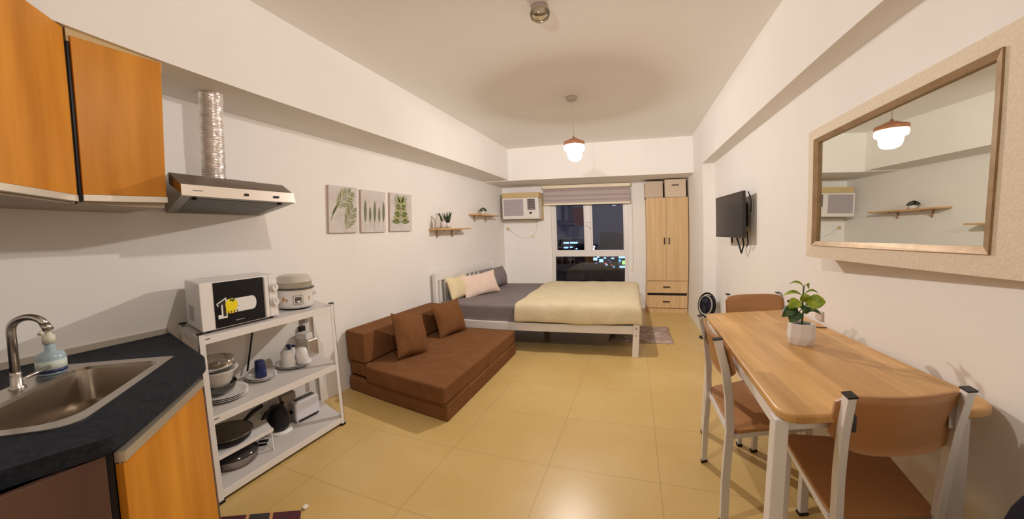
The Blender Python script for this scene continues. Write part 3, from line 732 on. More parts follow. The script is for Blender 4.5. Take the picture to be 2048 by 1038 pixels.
def frond(m, p0, p1, n, ln, mi=1):
    p0, p1 = Vector(p0), Vector(p1); d = (p1 - p0); u = d.normalized(); e = Vector((-u.y, u.x))
    leafshape(m, p0, p1, .003, mi, .0008)
    for k in range(n):
        s_ = k / n; b = p0 + d * (.12 + .85 * s_); l = ln * (math.sin(PI * (.22 + .68 * s_))) 
        for sg in (1, -1):
            t_ = b + u * l * .75 + e * sg * l * .8
            t_.x = min(max(t_.x, m.lim[0]), m.lim[1]); t_.y = min(max(t_.y, m.lim[2]), m.lim[3])
            leafshape(m, b, t_, .0065, mi if k % 3 else 2, .0004 + .0001 * k)
G = 'leaf print canvases on the left wall'
m = canvas(2.305, 2.672, 1.371, 1.769, ''); m.lim = (2.309, 2.668, 1.375, 1.765)
frond(m, (2.375, 1.575), (2.60, 1.745), 9, .125); frond(m, (2.50, 1.380), (2.63, 1.600), 9, .125)
leafshape(m, (2.34, 1.52), (2.44, 1.64), .012, 1, .0016); leafshape(m, (2.32, 1.47), (2.40, 1.60), .005, 1, .0016)
m.build('canvas_print', LG, label='leftmost canvas print with two crossing palm fronds', cat='picture', group=G)
m = canvas(2.727, 3.112, 1.369, 1.762, ''); m.lim = (2.73, 3.10, 1.37, 1.76)
for k, (hh) in enumerate((1.675, 1.615, 1.672, 1.615, 1.672)):
    yy = 2.785 + k * .072
    leafshape(m, (yy, 1.455), (yy + .005, hh), .021 if hh > 1.65 else .017, 3, .0004)
    leafshape(m, (yy, 1.39), (yy, 1.47), .0015, 3, .0004)
m.build('canvas_print', LG, label='middle canvas print with a row of five upright leaves', cat='picture', group=G)
m = canvas(3.188, 3.605, 1.374, 1.767, ''); m.lim = (3.19, 3.60, 1.38, 1.76)
frond(m, (3.39, 1.44), (3.385, 1.74), 8, .17, 1)
for k in range(7):
    for sg in (1, -1):
        leafshape(m, (3.39, 1.47 + k * .033), (3.39 + sg * (.175 - k * .020), 1.475 + k * .043), .024, 2 if k % 2 else 1, .001)
leafshape(m, (3.387, 1.66), (3.38, 1.755), .014, 2, .002)
m.build('canvas_print', LG, label='rightmost canvas print with one broad fern leaf', cat='picture', group=G)

# ------------------------------------------------------------------ wall shelves and what stands on them
for y0, y1, z, lab, dp in ((4.02, 4.905, 1.392, 'lower wooden wall shelf holding the aloe and vases', .155), (5.187, 6.09, 1.598, 'upper wooden wall shelf holding one small plant near the corner', .155)):
    t = thing('wall_shelf', (.08, (y0 + y1) / 2, z - .02), lab, 'shelf', 'wooden wall shelves')
    MB().box(.002, dp, y0, y1, z - .020, z).build('board', SHELFWOOD, t, .002)
    for yy in (y0 + .19, y1 - .28):
        m = MB().beam((.012, yy, z - .11), (.012, yy, z - .021), .018, .004, (1, 0, 0)).beam((.002, yy, z - .023), (.13, yy, z - .023), .018, .004).tube([(.014, yy, z - .10), (.12, yy, z - .026)], .003, 6)
        m.build('bracket', mat('bracket_bronze', (.42, .22, .12), .5), t)
z = 1.392
MB().lathe((.085, 4.075, z), [(.0, 0), (.030, 0), (.036, .02), (.036, .08), (.028, .105), (.012, .13), (.011, .175), (.014, .18), (.010, .18), (0, .17)], 24).build('white_bottle', mat('off_white_glaze', (.60, .52, .46), .4), label='slender off white bottle vase on the lower wall shelf', cat='vase')
t = thing('vase', (.10, 4.195, z), 'short white vase with a dark twig on the lower wall shelf', 'vase')
MB().lathe((.10, 4.195, z), [(.0, 0), (.032, 0), (.042, .015), (.044, .06), (.036, .082), (.030, .086), (.026, .08), (0, .078)], 24).build('vase_body', mat('pale_glaze', (.66, .60, .58), .35), t)
m = MB()
m.tube([(.10, 4.18, z + .078), (.10, 4.15, z + .12), (.10, 4.115, z + .165)], [.010, .012, .008], 8)
m.lathe((.10, 4.105, z + .15), [(0, 0), (.012, .01), (.014, .02), (0, .035)], 10)
m.build('twig', PLANTDARK, t)
def potplant(x, y, z, label, r, h, kind):
    t = thing('potted_plant', (x, y, z), label, 'plant')
    MB().lathe((x, y, z), [(.0, 0), (r * .75, 0), (r, h), (r * .9, h), (r * .86, h * .85), (0, h * .85)], 24).build('pot', mat('white_pot', (.74, .68, .64), .4), t)
    m = MB()
    if kind == 'aloe':
        for k in range(13):
            a = 2 * PI * k / 13 * 1.62; e = .25 + .75 * ((k * 5) % 13) / 13
            dr_ = Vector((math.cos(a), math.sin(a), 0)); L_ = .15 - .03 * e
            m.tube([Vector((x, y, z + h * .8)), Vector((x, y, z + h)) + dr_ * .03 * e + Vector((0, 0, .04)), Vector((x, y, z + h)) + dr_ * .085 * e + Vector((0, 0, L_))], [.014, .013, .001], 6)
        m.build('leaves', PLANTDARK, t)
    else:
        for k in range(60):
            v = Vector((random.gauss(0, 1), random.gauss(0, 1), abs(random.gauss(0, 1)))).normalized() * r * 1.15
            p = Vector((x, y, z + h)) + v
            m.lathe(p, [(0, -.008), (.010, 0), (0, .010)], 6)
        m.build('leaves', PLANTDARK, t)
potplant(.095, 4.345, z, 'spiky dark aloe in a white pot on the lower wall shelf', .046, .068, 'aloe')
potplant(.09, 5.52, 1.598, 'tiny round dark plant in a white pot on the upper wall shelf', .042, .05, 'ball')

# ------------------------------------------------------------------ sofa
t = thing('sofa_bed', (.55, 3.15, 0), 'brown fabric low foam sofa bed against the left wall', 'sofa')
MB().prism(rounded([(.03, 2.41), (1.105, 2.205), (1.075, 3.93), (.03, 3.93)], .02), 0.002, .128).build('base_cushion', BROWNFAB, t, .012, 3)
MB().prism(rounded([(.275, 2.345), (1.095, 2.190), (1.065, 3.93), (.275, 3.93)], .03), .134, .272).build('seat_cushion', BROWNFAB, t, .022, 4)
MB().prism(rounded([(.03, 2.44), (.262, 2.395), (.262, 3.93), (.03, 3.93)], .02), .145, .268).build('back_support_cushion', BROWNFAB, t, .018, 3)
MB().prism(rounded([(.02, 2.425), (.255, 2.38), (.255, 3.935), (.02, 3.935)], .02), .276, .535).build('back_cushion', BROWNFAB, t, .022, 4)
m = MB()
m.tube([(.30, 2.352, .133), (.70, 2.276, .131), (1.098, 2.198, .131), (1.072, 3.0, .131), (1.066, 3.9, .131)], .006, 6)
m.build('piping_seam', BROWNFAB, t)
def RM(xv, yv):   # rotation with local x -> xv, local y -> yv
    x = Vector(xv).normalized(); y = Vector(yv); y = (y - x * x.dot(y)).normalized(); zz_ = x.cross(y)
    return Matrix((x, y, zz_)).transposed()
t_ = MB().pillow((.46, 2.80, .450), .43, .39, .14, RM((.16, 1, -.20), (-.30, .20, 1)), pinch=.10)
t_.build('throw_cushion', BROWNFAB, label='brown square cushion leaning near the middle of the sofa', cat='cushion', group='brown sofa cushions')
t_ = MB().pillow((.445, 3.60, .45), .46, .37, .14, RM((.22, 1, .02), (-.30, .05, 1)), pinch=.09)
t_.build('throw_cushion', BROWNFAB, label='brown square cushion at the bed end of the sofa', cat='cushion', group='brown sofa cushions')

# ------------------------------------------------------------------ bed
t = thing('bed', (1.2, 5.0, 0), 'white painted wooden bed frame with slatted headboard', 'bed')
B0, B1, BL_, BR_ = 4.016, 5.93, .035, 2.40
m = MB()
MB().box(BL_ + .05, 2.345, B0, B0 + .035, .245, .338).build('side_rail', WHITEPAINT, t, .004)
MB().box(BL_ + .05, 2.345, B1 - .035, B1, .245, .338).build('side_rail', WHITEPAINT, t, .004)
MB().box(2.35, 2.385, B0 + .05, B1 - .05, .245, .338).build('foot_rail', WHITEPAINT, t, .004)
for yy in (B0 - .012, B1 - .055):
    lg = MB().box(2.335, 2.402, yy, yy + .06, 0, .368).build('leg', WHITEPAINT, t, .004)
    for zz_ in (.31, .235): MB().tube([(2.368, yy - .001, zz_), (2.368, yy + .002, zz_)], .008, 10).build('bolt_cap', STEELDARK, lg)
hb = MB()
for yy in (B0 - .012, B1 - .045):
    MB().box(BL_, BL_ + .045, yy, yy + .06, 0, .870).build('headboard_post', WHITEPAINT, t, .004)
MB().box(BL_ + .008, BL_ + .037, B0 + .045, B1 - .045, .775, .862).build('headboard_top_rail', WHITEPAINT, t, .004)
MB().box(BL_ + .008, BL_ + .037, B0 + .045, B1 - .045, .40, .47).build('headboard_bottom_rail', WHITEPAINT, t, .004)
ns = 12
for k in range(ns):
    yy = B0 + .11 + k * (B1 - B0 - .28) / (ns - 1)
    MB().box(BL_ + .014, BL_ + .030, yy, yy + .062, .468, .778).build('slat', WHITEPAINT, t)
MB().box(BL_ + .06, 2.345, B0 + .036, B1 - .036, .262, .285).build('slat_base', mat('dark_slat_base', (.10, .07, .05), .8), t)
MB().box(1.15, 1.22, 4.95, 5.02, 0, .26).build('centre_leg', WHITEPAINT, t)
m = MB().prism(rounded([(.095, 4.045), (2.365, 4.045), (2.365, 5.90), (.095, 5.90)], .05), .287, .530)
m.build('mattress', GREYFAB, bevel=.04, seg=4, label='mattress in a grey fitted sheet on the white bed', cat='mattress')
# blanket draped over the foot half
def blanket():
    m = MB()
    path = [(3.992, .350), (3.990, .42), (3.992, .49), (4.005, .530), (4.035, .553), (4.10, .558)] + [(4.1 + k * .165, .558) for k in range(1, 11)] + [(5.87, .556), (5.915, .54), (5.93, .50), (5.932, .40), (5.93, .36)]
    nx = 40; n = len(path)
    for i in range(nx + 1):
        u = i / nx
        for j, (y, z) in enumerate(path):
            x0 = 1.045 - .05 * (y - 4) / 1.9 + .012 * math.sin(y * 9); x = x0 + u * (2.398 - x0)
            zz_ = z; yy = y
            top = z > .54
            if u > .955 and top: zz_ = z - .014 * ((u - .955) / .045) ** 2
            if top: zz_ += .0035 * math.sin(x * 11 + y * 5) * math.sin(y * 8 - x * 3) + .003 * math.sin(x * 23)
            elif j < 3: yy += .007 * math.sin(x * 17) * (3 - j) / 3; zz_ += (.008 * math.sin(x * 6) if j == 0 else 0)
            else: yy -= .0
            m.v.append(Vector((x, yy, zz_)))
    for i in range(nx):
        for j in range(n - 1):
            m.f.append([i * n + j, (i + 1) * n + j, (i + 1) * n + j + 1, i * n + j + 1]); m.m.append(0); m.sm.append(True)
    # foot drop
    o = nx * n; prev = [o + j for j in range(n)]
    for kk, (dx, dz) in enumerate(((.012, .045), (.016, .10), (.016, .17), (.014, .195))):
        cur = []
        for j, (y, z) in enumerate(path):
            base = m.v[o + j]; cur.append(len(m.v)); zt = max(.355, base.z - dz) if z > .37 else base.z
            m.v.append(Vector((base.x + dx * (1 + .25 * math.sin(y * 10)) * min(1, (z - .34) / .15), base.y, zt)))
        for j in range(n - 1): m.f.append([prev[j], cur[j], cur[j + 1], prev[j + 1]]); m.m.append(0); m.sm.append(True)
        prev = cur
    return m
o = blanket().build('blanket', CREAMFAB, label='pale yellow quilted blanket over the foot half of the bed', cat='blanket', solid=-.012, sub=1)
MB().pillow((.185, 4.42, .665), .55, .29, .13, RM((.02, 1, 0), (-.28, 0, 1)), pinch=.08).build('bed_pillow', YELLOWFAB, label='pale yellow pillow propped on the headboard nearest the sofa', cat='pillow', group='bed pillows')
MB().pillow((.275, 5.44, .668), .74, .30, .18, RM((.10, 1, 0), (-.30, 0, 1)), pinch=.06).build('bed_pillow', GREYFAB, label='grey pillow propped on the headboard farthest from the sofa', cat='pillow', group='bed pillows')
MB().pillow((.345, 4.72, .670), .64, .30, .13, RM((.42, 1, .07), (-.36, .10, 1)), pinch=.10).build('bed_pillow', PINKFAB, label='pale pink pillow lying in front of the other two pillows', cat='pillow', group='bed pillows')

# ------------------------------------------------------------------ air conditioner and its wires
t = thing('air_conditioner', (.41, 6.42, 1.54), 'white window air conditioner in a tan frame high on the end wall', 'air conditioner')
m = MB()
m.box(.088, .745, 6.44, D - .002, 1.915, 2.005)
for a in ((.075, .088, 1.53, 2.005), (.745, .757, 1.53, 2.005), (.088, .745, 1.53, 1.540)):
    m.box(a[0], a[1], 6.60, D - .002, a[2], a[3])
m.build('frame', TAN, t, .003)
MB().box(.092, .741, 6.405, D - .002, 1.545, 1.912).build('body', ACWHITE, t, .01, 3)
m = MB().box(.125, .470, 6.396, 6.41, 1.60, 1.885)
for k in range(16): m.box(.130, .465, 6.392, 6.398, 1.607 + k * .0172, 1.615 + k * .0172)
m.build('intake_grille', ACGRILL, t)
m = MB().box(.550, .680, 6.396, 6.41, 1.70, 1.885, 0)
for k in range(6): m.box(.556, .674, 6.390, 6.398, 1.712 + k * .029, 1.722 + k * .029, 1)
m.build('outlet_louvre', [mat('louvre_dark', (.10, .085, .08), .5), mat('louvre_blade', (.30, .26, .25), .5)], t)
m = MB().tube([(.60, 6.405, 1.645), (.60, 6.385, 1.645)], .018, 16); m.build('dial', BLACKPLASTIC, t)
MB().box(.052, .10, D - .012, D - .001, 1.355, 1.405).build('wall_socket', TAN, bevel=.002, label='small tan socket below the left of the air conditioner', cat='socket')
MB().box(.52, .57, D - .02, D - .001, 1.225, 1.28).build('wall_socket', CREAMPL, bevel=.003, label='cream socket below the right of the air conditioner', cat='socket')
MB().tube([(.10, D - .006, 1.37), (.20, D - .006, 1.285), (.33, D - .006, 1.22), (.45, D - .006, 1.215), (.53, D - .01, 1.25)], .004, 6).tube([(.57, D - .006, 1.28), (.61, D - .006, 1.36), (.63, D - .006, 1.54)], .004, 6).build('power_cable', CORDW, label='thin cream cable looped below the air conditioner', cat='cable')
MB().box(2.305, 2.345, D - .01, D - .001, .63, .69).build('wall_switch', CREAMPL, bevel=.002, label='small cream switch right of the window', cat='switch')

# ------------------------------------------------------------------ wardrobe
t = thing('wardrobe', (2.88, 6.52, 0), 'light oak wardrobe with two doors over two drawers', 'wardrobe')
X0, X1, Y0 = 2.555, 3.215, 6.34
m = MB().box(X0, X0 + .016, Y0 + .018, D - .01, 0, 1.838).box(X1 - .016, X1, Y0 + .018, D - .01, 0, 1.838).box(X0, X1, Y0 + .018, D - .01, 1.822, 1.838).box(X0 + .016, X1 - .016, Y0 + .03, D - .01, .065, .08).box(X0 + .016, X1 - .016, D - .02, D - .012, .0, 1.82)
m.box(X0 + .016, X1 - .016, Y0 + .02, Y0 + .035, 0, .072)
m.build('carcass', OAK, t)
HM = BLACKPLASTIC
xm = 2.870
for a, b, hx in ((X0 + .004, xm - .0015, 2.837), (xm + .0015, X1 - .004, 2.910)):
    d = MB().box(a, b, Y0, Y0 + .018, .520, 1.836).build('door', OAK, t, .0015)
    MB().box(hx - .007, hx + .007, Y0 - .022, Y0, 1.10, 1.205).build('handle', HM, d, .002)
for z0, z1 in ((.322, .512), (.082, .282)):
    d = MB().box(X0 + .010, X1 - .010, Y0, Y0 + .018, z0, z1).build('drawer', OAK, t, .0015)
    MB().box(xm - .050, xm + .058, Y0 - .022, Y0, (z0 + z1) / 2 - .003, (z0 + z1) / 2 + .012).build('handle', HM, d, .002)
MB().box(X0 + .02, X1 - .02, Y0 + .022, Y0 + .03, .28, .325).build('drawer_gap', BLACKPLASTIC, t)
m = MB().box(2.545, 2.832, 6.36, 6.70, 1.8385, 2.105); o = m.build('storage_box', BOXBEIGE, bevel=.01, label='plain beige storage box on the left of the wardrobe top', cat='box', group='storage boxes on the wardrobe')
t = thing('storage_box', (3.01, 6.5, 1.84), 'light storage box with dark handle on the right of the wardrobe top', 'box', 'storage boxes on the wardrobe')
MB().box(2.860, 3.185, 6.33, 6.70, 1.8385, 2.122).build('box_body', BOXLIGHT, t, .01)
MB().box(2.965, 3.075, 6.318, 6.33, 2.018, 2.036).build('handle', mat('dark_leather', (.05, .025, .02), .5), t, .003)

# bedside rug
m = MB()
nu, nv = 42, 40
def rugp(u, v):
    x = 2.05 + u * .77; y = 4.56 + v * .80
    e = min(u, 1 - u, v, 1 - v)
    x += .012 * random.uniform(-1, 1); y += .012 * random.uniform(-1, 1)
    return Vector((x, y, .004 + .028 * min(1, e * 12) * random.uniform(.5, 1)))
pts = [rugp(i / nu, j / nv) for i in range(nu + 1) for j in range(nv + 1)]
fs = [(i * (nv + 1) + j, (i + 1) * (nv + 1) + j, (i + 1) * (nv + 1) + j + 1, i * (nv + 1) + j + 1) for i in range(nu) for j in range(nv)]
m.add(pts, fs, 0, True)
m.build('shaggy_rug', noisy('rug_pile', (.30, .20, .15), (.52, .40, .34), (7, 7, 7), .95, .5, bscale=120), solid=.003, label='small shaggy grey pink rug beside the foot of the bed', cat='rug')

# ------------------------------------------------------------------ television
t = thing('television', (3.25, 3.95, 1.24), 'black wall mounted television angled out above the far chair', 'television')
N0, N1 = (3.262, 3.560), (3.205, 4.340)
TV = quadmap(N0, N1, (N1[0] + .045, N1[1] + .003), (N0[0] + .045, N0[1] + .003))
dsp = MB(TV).box(0, 1, 0, .55, 1.243, 1.648).build('display', mat('screen_bezel', (.02, .018, .018), .3), t, .003)
MB(TV).box(.015, .985, -.02, .02, 1.262, 1.636).build('screen', mat('screen_glass', (.030, .024, .022), .22), dsp)
MB(TV).box(.12, .88, .55, 1.15, 1.27, 1.56).build('back_housing', BLACKPLASTIC, t, .01)
m = MB().box(3.346, 3.366, 3.80, 4.02, 1.34, 1.56).beam((3.35, 3.91, 1.45), (3.285, 3.93, 1.45), .05, .05)
m.build('wall_bracket', BLACKPLASTIC, t)
MB().tube([(3.30, 3.72, 1.27), (3.31, 3.71, 1.18), (3.315, 3.80, 1.10), (3.31, 3.86, 1.17), (3.30, 3.92, 1.26)], .007, 8).build('cable', BLACKPLASTIC, t)
MB().tube([(3.31, 3.62, 1.30), (3.315, 3.60, 1.20), (3.32, 3.66, 1.165)], .006, 8).build('cable', BLACKPLASTIC, t)
MB().tube([(3.28, 4.0, 1.26), (3.29, 4.01, 1.20), (3.30, 4.07, 1.18), (3.30, 4.10, 1.25)], .006, 8).build('cable', BLACKPLASTIC, t)
MB().tube([(3.312, 3.585, 1.64), (3.33, 3.565, 1.56), (3.325, 3.56, 1.46)], .005, 8).build('cable', BLACKPLASTIC, t)

# ------------------------------------------------------------------ mirror
t = thing('wall_mirror', (W, 2.0, 1.147), 'large wall mirror in a wide cream woven frame', 'mirror')
MN = math.tan(math.radians(4.8))          # the mirror hangs slightly swung out from the wall at its far end
def mx(y, z): return 3.345 - (y - 1.345) * MN + (z - 1.5) * .012
def zk(y, z): return z + (1.86 - y) * .05 * (z - 1.23) / .57
O = (1.325, 2.337, 1.162, 1.853); I = (1.440, 2.275, 1.228, 1.795)
w_in = .022
G2 = (I[0] + w_in + .004, I[1] - w_in, I[2] + w_in, I[3] - w_in)
def ringyz(m, A, da, B, db, mi=0):
    def c(R_, d_):
        return [((W - .001) if d_ is None else mx(y, z) - d_, y, zk(y, z)) for y, z in ((R_[0], R_[2]), (R_[1], R_[2]), (R_[1], R_[3]), (R_[0], R_[3]))]
    m.add(c(A, da) + c(B, db), [(i, (i + 1) % 4, 4 + (i + 1) % 4, 4 + i) for i in range(4)], mi)
m = MB(); ringyz(m, O, None, O, .010); ringyz(m, O, .010, I, .014); ringyz(m, I, .014, I, -.006)
m.build('outer_frame', FRAMECREAM, t, .003)
m = MB(); ringyz(m, I, .014, I, .020); ringyz(m, I, .020, G2, .010); ringyz(m, G2, .010, G2, -.004)
m.build('inner_frame', FRAMEBROWN, t)
m = MB(); m.add([(mx(y, z), y, zk(y, z)) for y, z in ((G2[0], G2[2]), (G2[1], G2[2]), (G2[1], G2[3]), (G2[0], G2[3]))], [(0, 3, 2, 1)])
m.build('mirror_glass', MIRROR, t)

# ------------------------------------------------------------------ dining table
t = thing('dining_table', (3.05, 1.95, 0), 'light wood dining table with white legs against the right wall', 'table')
tp = rounded([(2.735, 1.160), (3.352, 1.405), (3.352, 2.790), (2.780, 2.575)], [.09, .10, .05, .05], 7)
MB().prism(tp, .757, .785).build('tabletop', TABLEWOOD, t, .009, 4)
TL = [(2.750, 1.225), (3.258, 1.425), (3.305, 2.68), (2.805, 2.525)]
for x, y in TL:
    lg = MB().box(x - .018, x + .018, y - .022, y + .022, .014, .757).build('leg', WHITEMETAL, t, .003)
    MB().box(x - .019, x + .019, y - .023, y + .023, 0, .014).build('foot_cap', BLACKPLASTIC, lg)
m = MB()
for a, b in ((0, 1), (1, 2), (2, 3), (3, 0)):
    m.beam((*TL[a], .738), (*TL[b], .738), .022, .036)
m.build('apron', WHITEMETAL, t)

# ------------------------------------------------------------------ chairs: u across, v from back to front, z up
def chair(name_loc, BLp, BRp, FRp, FLp, label, lean=.10, topz=.862, spread=0.0):
    """BLp, BRp: rear posts at seat height; FLp, FRp: front legs"""
    T = quadmap(BLp, BRp, FRp, FLp)
    wd = (Vector(BRp) - Vector(BLp)).length; dp = (Vector(FLp) - Vector(BLp)).length
    t = thing('dining_chair', (*name_loc, 0), label, 'chair')
    a = .026 / wd; b = .036 / dp
    prof = [(0.014, lean * .15), (.22, .0), (.45, .01), (.60, -.03 * lean / .1), (.73, -.095 * lean / .1), (topz, -.21 * lean / .1)]
    for u0 in (0, 1):
        m = MB(T); vs = []
        for z, v in prof:
            ud = u0 + (2 * u0 - 1) * spread * max(0, z - .45) / .41
            vs += [(ud - a / 2, v - b / 2, z), (ud + a / 2, v - b / 2, z), (ud + a / 2, v + b / 2, z), (ud - a / 2, v + b / 2, z)]
        n = len(prof)
        fs = [(3, 2, 1, 0)] + [tuple(4 * (n - 1) + i for i in range(4))] + [(4 * i + k, 4 * i + (k + 1) % 4, 4 * i + 4 + (k + 1) % 4, 4 * i + 4 + k) for i in range(n - 1) for k in range(4)]
        m.add(vs, fs)
        p = m.build('rear_post', WHITEMETAL, t, .002)
        v = prof[-1][1]
        ud = u0 + (2 * u0 - 1) * spread
        m = MB(T); m.box(ud - a * .58, ud + a * .58, v - b * .58, v + b * .58, topz, topz + .005); m.build('top_cap', BLACKPLASTIC, p)
        m = MB(T); v = prof[0][1]; m.box(u0 - a * .56, u0 + a * .56, v - b * .56, v + b * .56, 0, .014); m.build('foot_cap', BLACKPLASTIC, p)
        m = MB(T); m.box(u0 - a / 2, u0 + a / 2, 1 - b / 2, 1 + b / 2, .014, .430)
        p = m.build('front_leg', WHITEMETAL, t, .002)
        m = MB(T); m.box(u0 - a * .56, u0 + a * .56, 1 - b * .56, 1 + b * .56, 0, .014); m.build('foot_cap', BLACKPLASTIC, p)
    m = MB(T)
    for u0 in (0, 1): m.box(u0 - a * .4, u0 + a * .4, b / 2, 1 - b / 2, .408, .430)
    for v0 in (.04, .95): m.box(a / 2, 1 - a / 2, v0 - b * .35, v0 + b * .35, .408, .430)
    m.build('seat_frame', WHITEMETAL, t)
    # seat: gently dished plywood with rounded corners
    m = MB(T)
    cs = rounded([(-.03, .03), (1.03, .03), (1.05, 1.06), (-.05, 1.06)], .13, 6)
    m.prism(cs, .432, .448)
    m.build('seat', SEATWOOD, t, .004)
    # curved backrest
    m = MB(T)
    nn = 16; z0, z1 = .665, topz - .004
    def vb(z): 
        for (za, va), (zb_, vb_) in zip(prof, prof[1:]):
            if za <= z <= zb_: return va + (vb_ - va) * (z - za) / (zb_ - za)
        return prof[-1][1]
    def F(i, j, off):
        u = -.07 - spread + (1.14 + 2 * spread) * i
        cr = 1 - (2 * i - 1) ** 2
        h0 = z0 + .055 * (abs(2 * i - 1) ** 5); h1 = z1 - .028 * (abs(2 * i - 1) ** 8)
        z = h0 + (h1 - h0) * j
        return (u, vb(z) + b * .75 - cr * .11 + off, z)
    th = .011 / dp
    for off, rev in ((0, 0), (th, 1)):
        m.surf(lambda i, j: F(i, j, off), nn, 6)
        if rev: 
            for q in range(len(m.f) - nn * 6, len(m.f)): m.f[q] = m.f[q][::-1]
    k = (nn + 1) * 7
    for i in range(nn):
        for j in (0, 6): m.f.append([i * 7 + j, (i + 1) * 7 + j, k + (i + 1) * 7 + j, k + i * 7 + j]); m.m.append(0); m.sm.append(False)
    for j in range(6):
        for i in (0, nn): m.f.append([i * 7 + j, i * 7 + j + 1, k + i * 7 + j + 1, k + i * 7 + j]); m.m.append(0); m.sm.append(False)
    bk = m.build('backrest', SEATWOOD, t)
    for u0, s_ in ((-spread * .8, 1), (1 + spread * .8, -1)):
        m = MB(T)
        m.box(min(u0 + s_ * a * .5, u0 + s_ * .11), max(u0 + s_ * a * .5, u0 + s_ * .11), vb(.78) - .005, vb(.78) + .006, .745, .825)
        m.build('back_bracket', STEEL, bk)
    return t
# side chair (faces the right wall): back along the aisle
chair((2.9, 2.0), (2.742, 2.183), (2.742, 1.716), (3.100, 1.880), (3.050, 2.370), 'dining chair on the aisle side of the table with its seat tucked under')
# near chair (back to the camera)
chair((3.1, 1.5), (2.915, 1.250), (3.195, 1.362), (3.270, 1.765), (2.965, 1.715), 'dining chair at the near end of the table, backrest toward the camera', lean=.072, spread=.07)
# far chair (faces the camera)
chair((3.15, 2.85), (3.345, 2.915), (2.985, 2.800), (2.985, 2.42), (3.345, 2.53), 'dining chair at the window end of the table showing only its backrest')

# potted plant on the table
cx, cy, z = 3.085, 1.955, .786
t = thing('potted_plant', (cx, cy, z), 'bright green leafy plant in a faceted white pot on the dining table', 'plant')
m = MB(); n = 8
r0, r1, h = .040, .053, .098
A_ = [(cx + .047 * math.cos(2 * PI * k / n), cy + .047 * math.sin(2 * PI * k / n), z) for k in range(n)]
B_ = [(cx + .055 * math.cos(2 * PI * (k + .5) / n), cy + .055 * math.sin(2 * PI * (k + .5) / n), z + .035) for k in range(n)]
C_ = [(cx + .052 * math.cos(2 * PI * (k + .5) / n), cy + .052 * math.sin(2 * PI * (k + .5) / n), z + h) for k in range(n)]
D_ = [(cx + .046 * math.cos(2 * PI * (k + .5) / n), cy + .046 * math.sin(2 * PI * (k + .5) / n), z + h) for k in range(n)]
E_ = [(cx + .044 * math.cos(2 * PI * (k + .5) / n), cy + .044 * math.sin(2 * PI * (k + .5) / n), z + h - .012) for k in range(n)]
fs = [tuple(range(n))[::-1]]
for k in range(n):
    k1 = (k + 1) % n
    fs += [(k, k1, n + k), (n + k, k1, n + k1)]
    for L_ in (1, 2, 3): fs.append((L_ * n + k, L_ * n + k1, (L_ + 1) * n + k1, (L_ + 1) * n + k))
m.add(A_ + B_ + C_ + D_ + E_, fs)
m.build('pot', mat('matte_white_pot', (.80, .77, .76), .5), t)
MB().lathe((cx, cy, z + h - .02), [(.0, .008), (.02, .010), (.044, .006)], 16).build('soil', SOIL, t)
m = MB()
base = Vector((cx, cy, z + h - .012))
fwd = Vector((.37, .93, 0)).normalized(); rt = Vector((.93, -.37, 0))   # away from the camera / to its right
def L3(a, b, c): return base + rt * a + fwd * b + Vector((0, 0, c))
stem = MB()
stem.tube([L3(0, 0, 0), L3(.004, 0, .07), L3(-.002, 0, .13), L3(.004, 0, .185)], [.004, .0035, .003, .002], 6)
def leaf(m, c, tip, wdt, nrm, mi=0, att=None):
    c = Vector(c); tip = Vector(tip); d = tip - c; e = d.cross(Vector(nrm)).normalized() * wdt; nn_ = Vector(nrm).normalized()
    n_ = 8; vs = []
    for k in range(n_ + 1):
        s_ = k / n_; wv = math.sin(PI * min(1, s_ * .97 + .03) ** .8) ** .75
        p = c + d * s_ + nn_ * (.012 * math.sin(PI * s_) - .01 * s_ * s_)
        vs += [p - e * wv + nn_ * .006 * wv, p, p + e * wv + nn_ * .006 * wv]
    fs = []
    for k in range(n_): fs += [(3 * k, 3 * k + 1, 3 * k + 4, 3 * k + 3), (3 * k + 1, 3 * k + 2, 3 * k + 5, 3 * k + 4)]
    m.add(vs, fs, mi, True)
    stem.tube([att if att else base + Vector((0, 0, .08)), (c + (att if att else base + Vector((0, 0, .08)))) / 2 + Vector((0, 0, .004)), c], .0018, 5)
leaves = [
 (L3(.018, -.02, .105), L3(.082, -.045, .128), .034, (-.25, -.8, .45), 0),
 (L3(.010, -.015, .060), L3(.070, -.03, .070), .020, (.1, -.3, 1), 1),
 (L3(-.012, -.02, .115), L3(-.050, -.045, .085), .026, (-.1, -.8, .6), 0),
 (L3(-.015, -.01, .085), L3(-.085, -.02, .060), .018, (0, -.3, 1), 1),
 (L3(-.010, -.02, .065), L3(-.045, -.045, .020), .028, (-.3, -.8, .5), 1),
 (L3(-.02, -.01, .080), L3(-.075, -.04, .040), .022, (-.2, -.8, .5), 1),
 (L3(-.005, 0, .140), L3(-.075, -.02, .142), .018, (0, -.35, 1), 0),
 (L3(.005, 0, .145), L3(.058, 0, .160), .012, (0, -.3, 1), 0),
 (L3(.0, 0, .180), L3(-.055, 0, .195), .012, (0, -.35, 1), 0),
 (L3(.004, 0, .183), L3(.022, -.01, .178), .012, (0, -.5, 1), 0),
 (L3(.0, -.01, .11), L3(.012, -.035, .155), .022, (0, -1, .3), 0),
 (L3(.0, -.015, .09), L3(.02, -.03, .060), .022, (.2, -1, .3), 1),
 (L3(-.02, .02, .09), L3(-.06, .05, .10), .022, (0, .1, 1), 1),
 (L3(.02, .02, .09), L3(.05, .06, .11), .026, (0, .1, 1), 0)]
for a in leaves: m.add([], []); leaf(m, *a[:4], a[4])
stem.build('stems', PLANTDEEP, t)
m.build('leaves', [PLANTGREEN, PLANTDEEP], t)

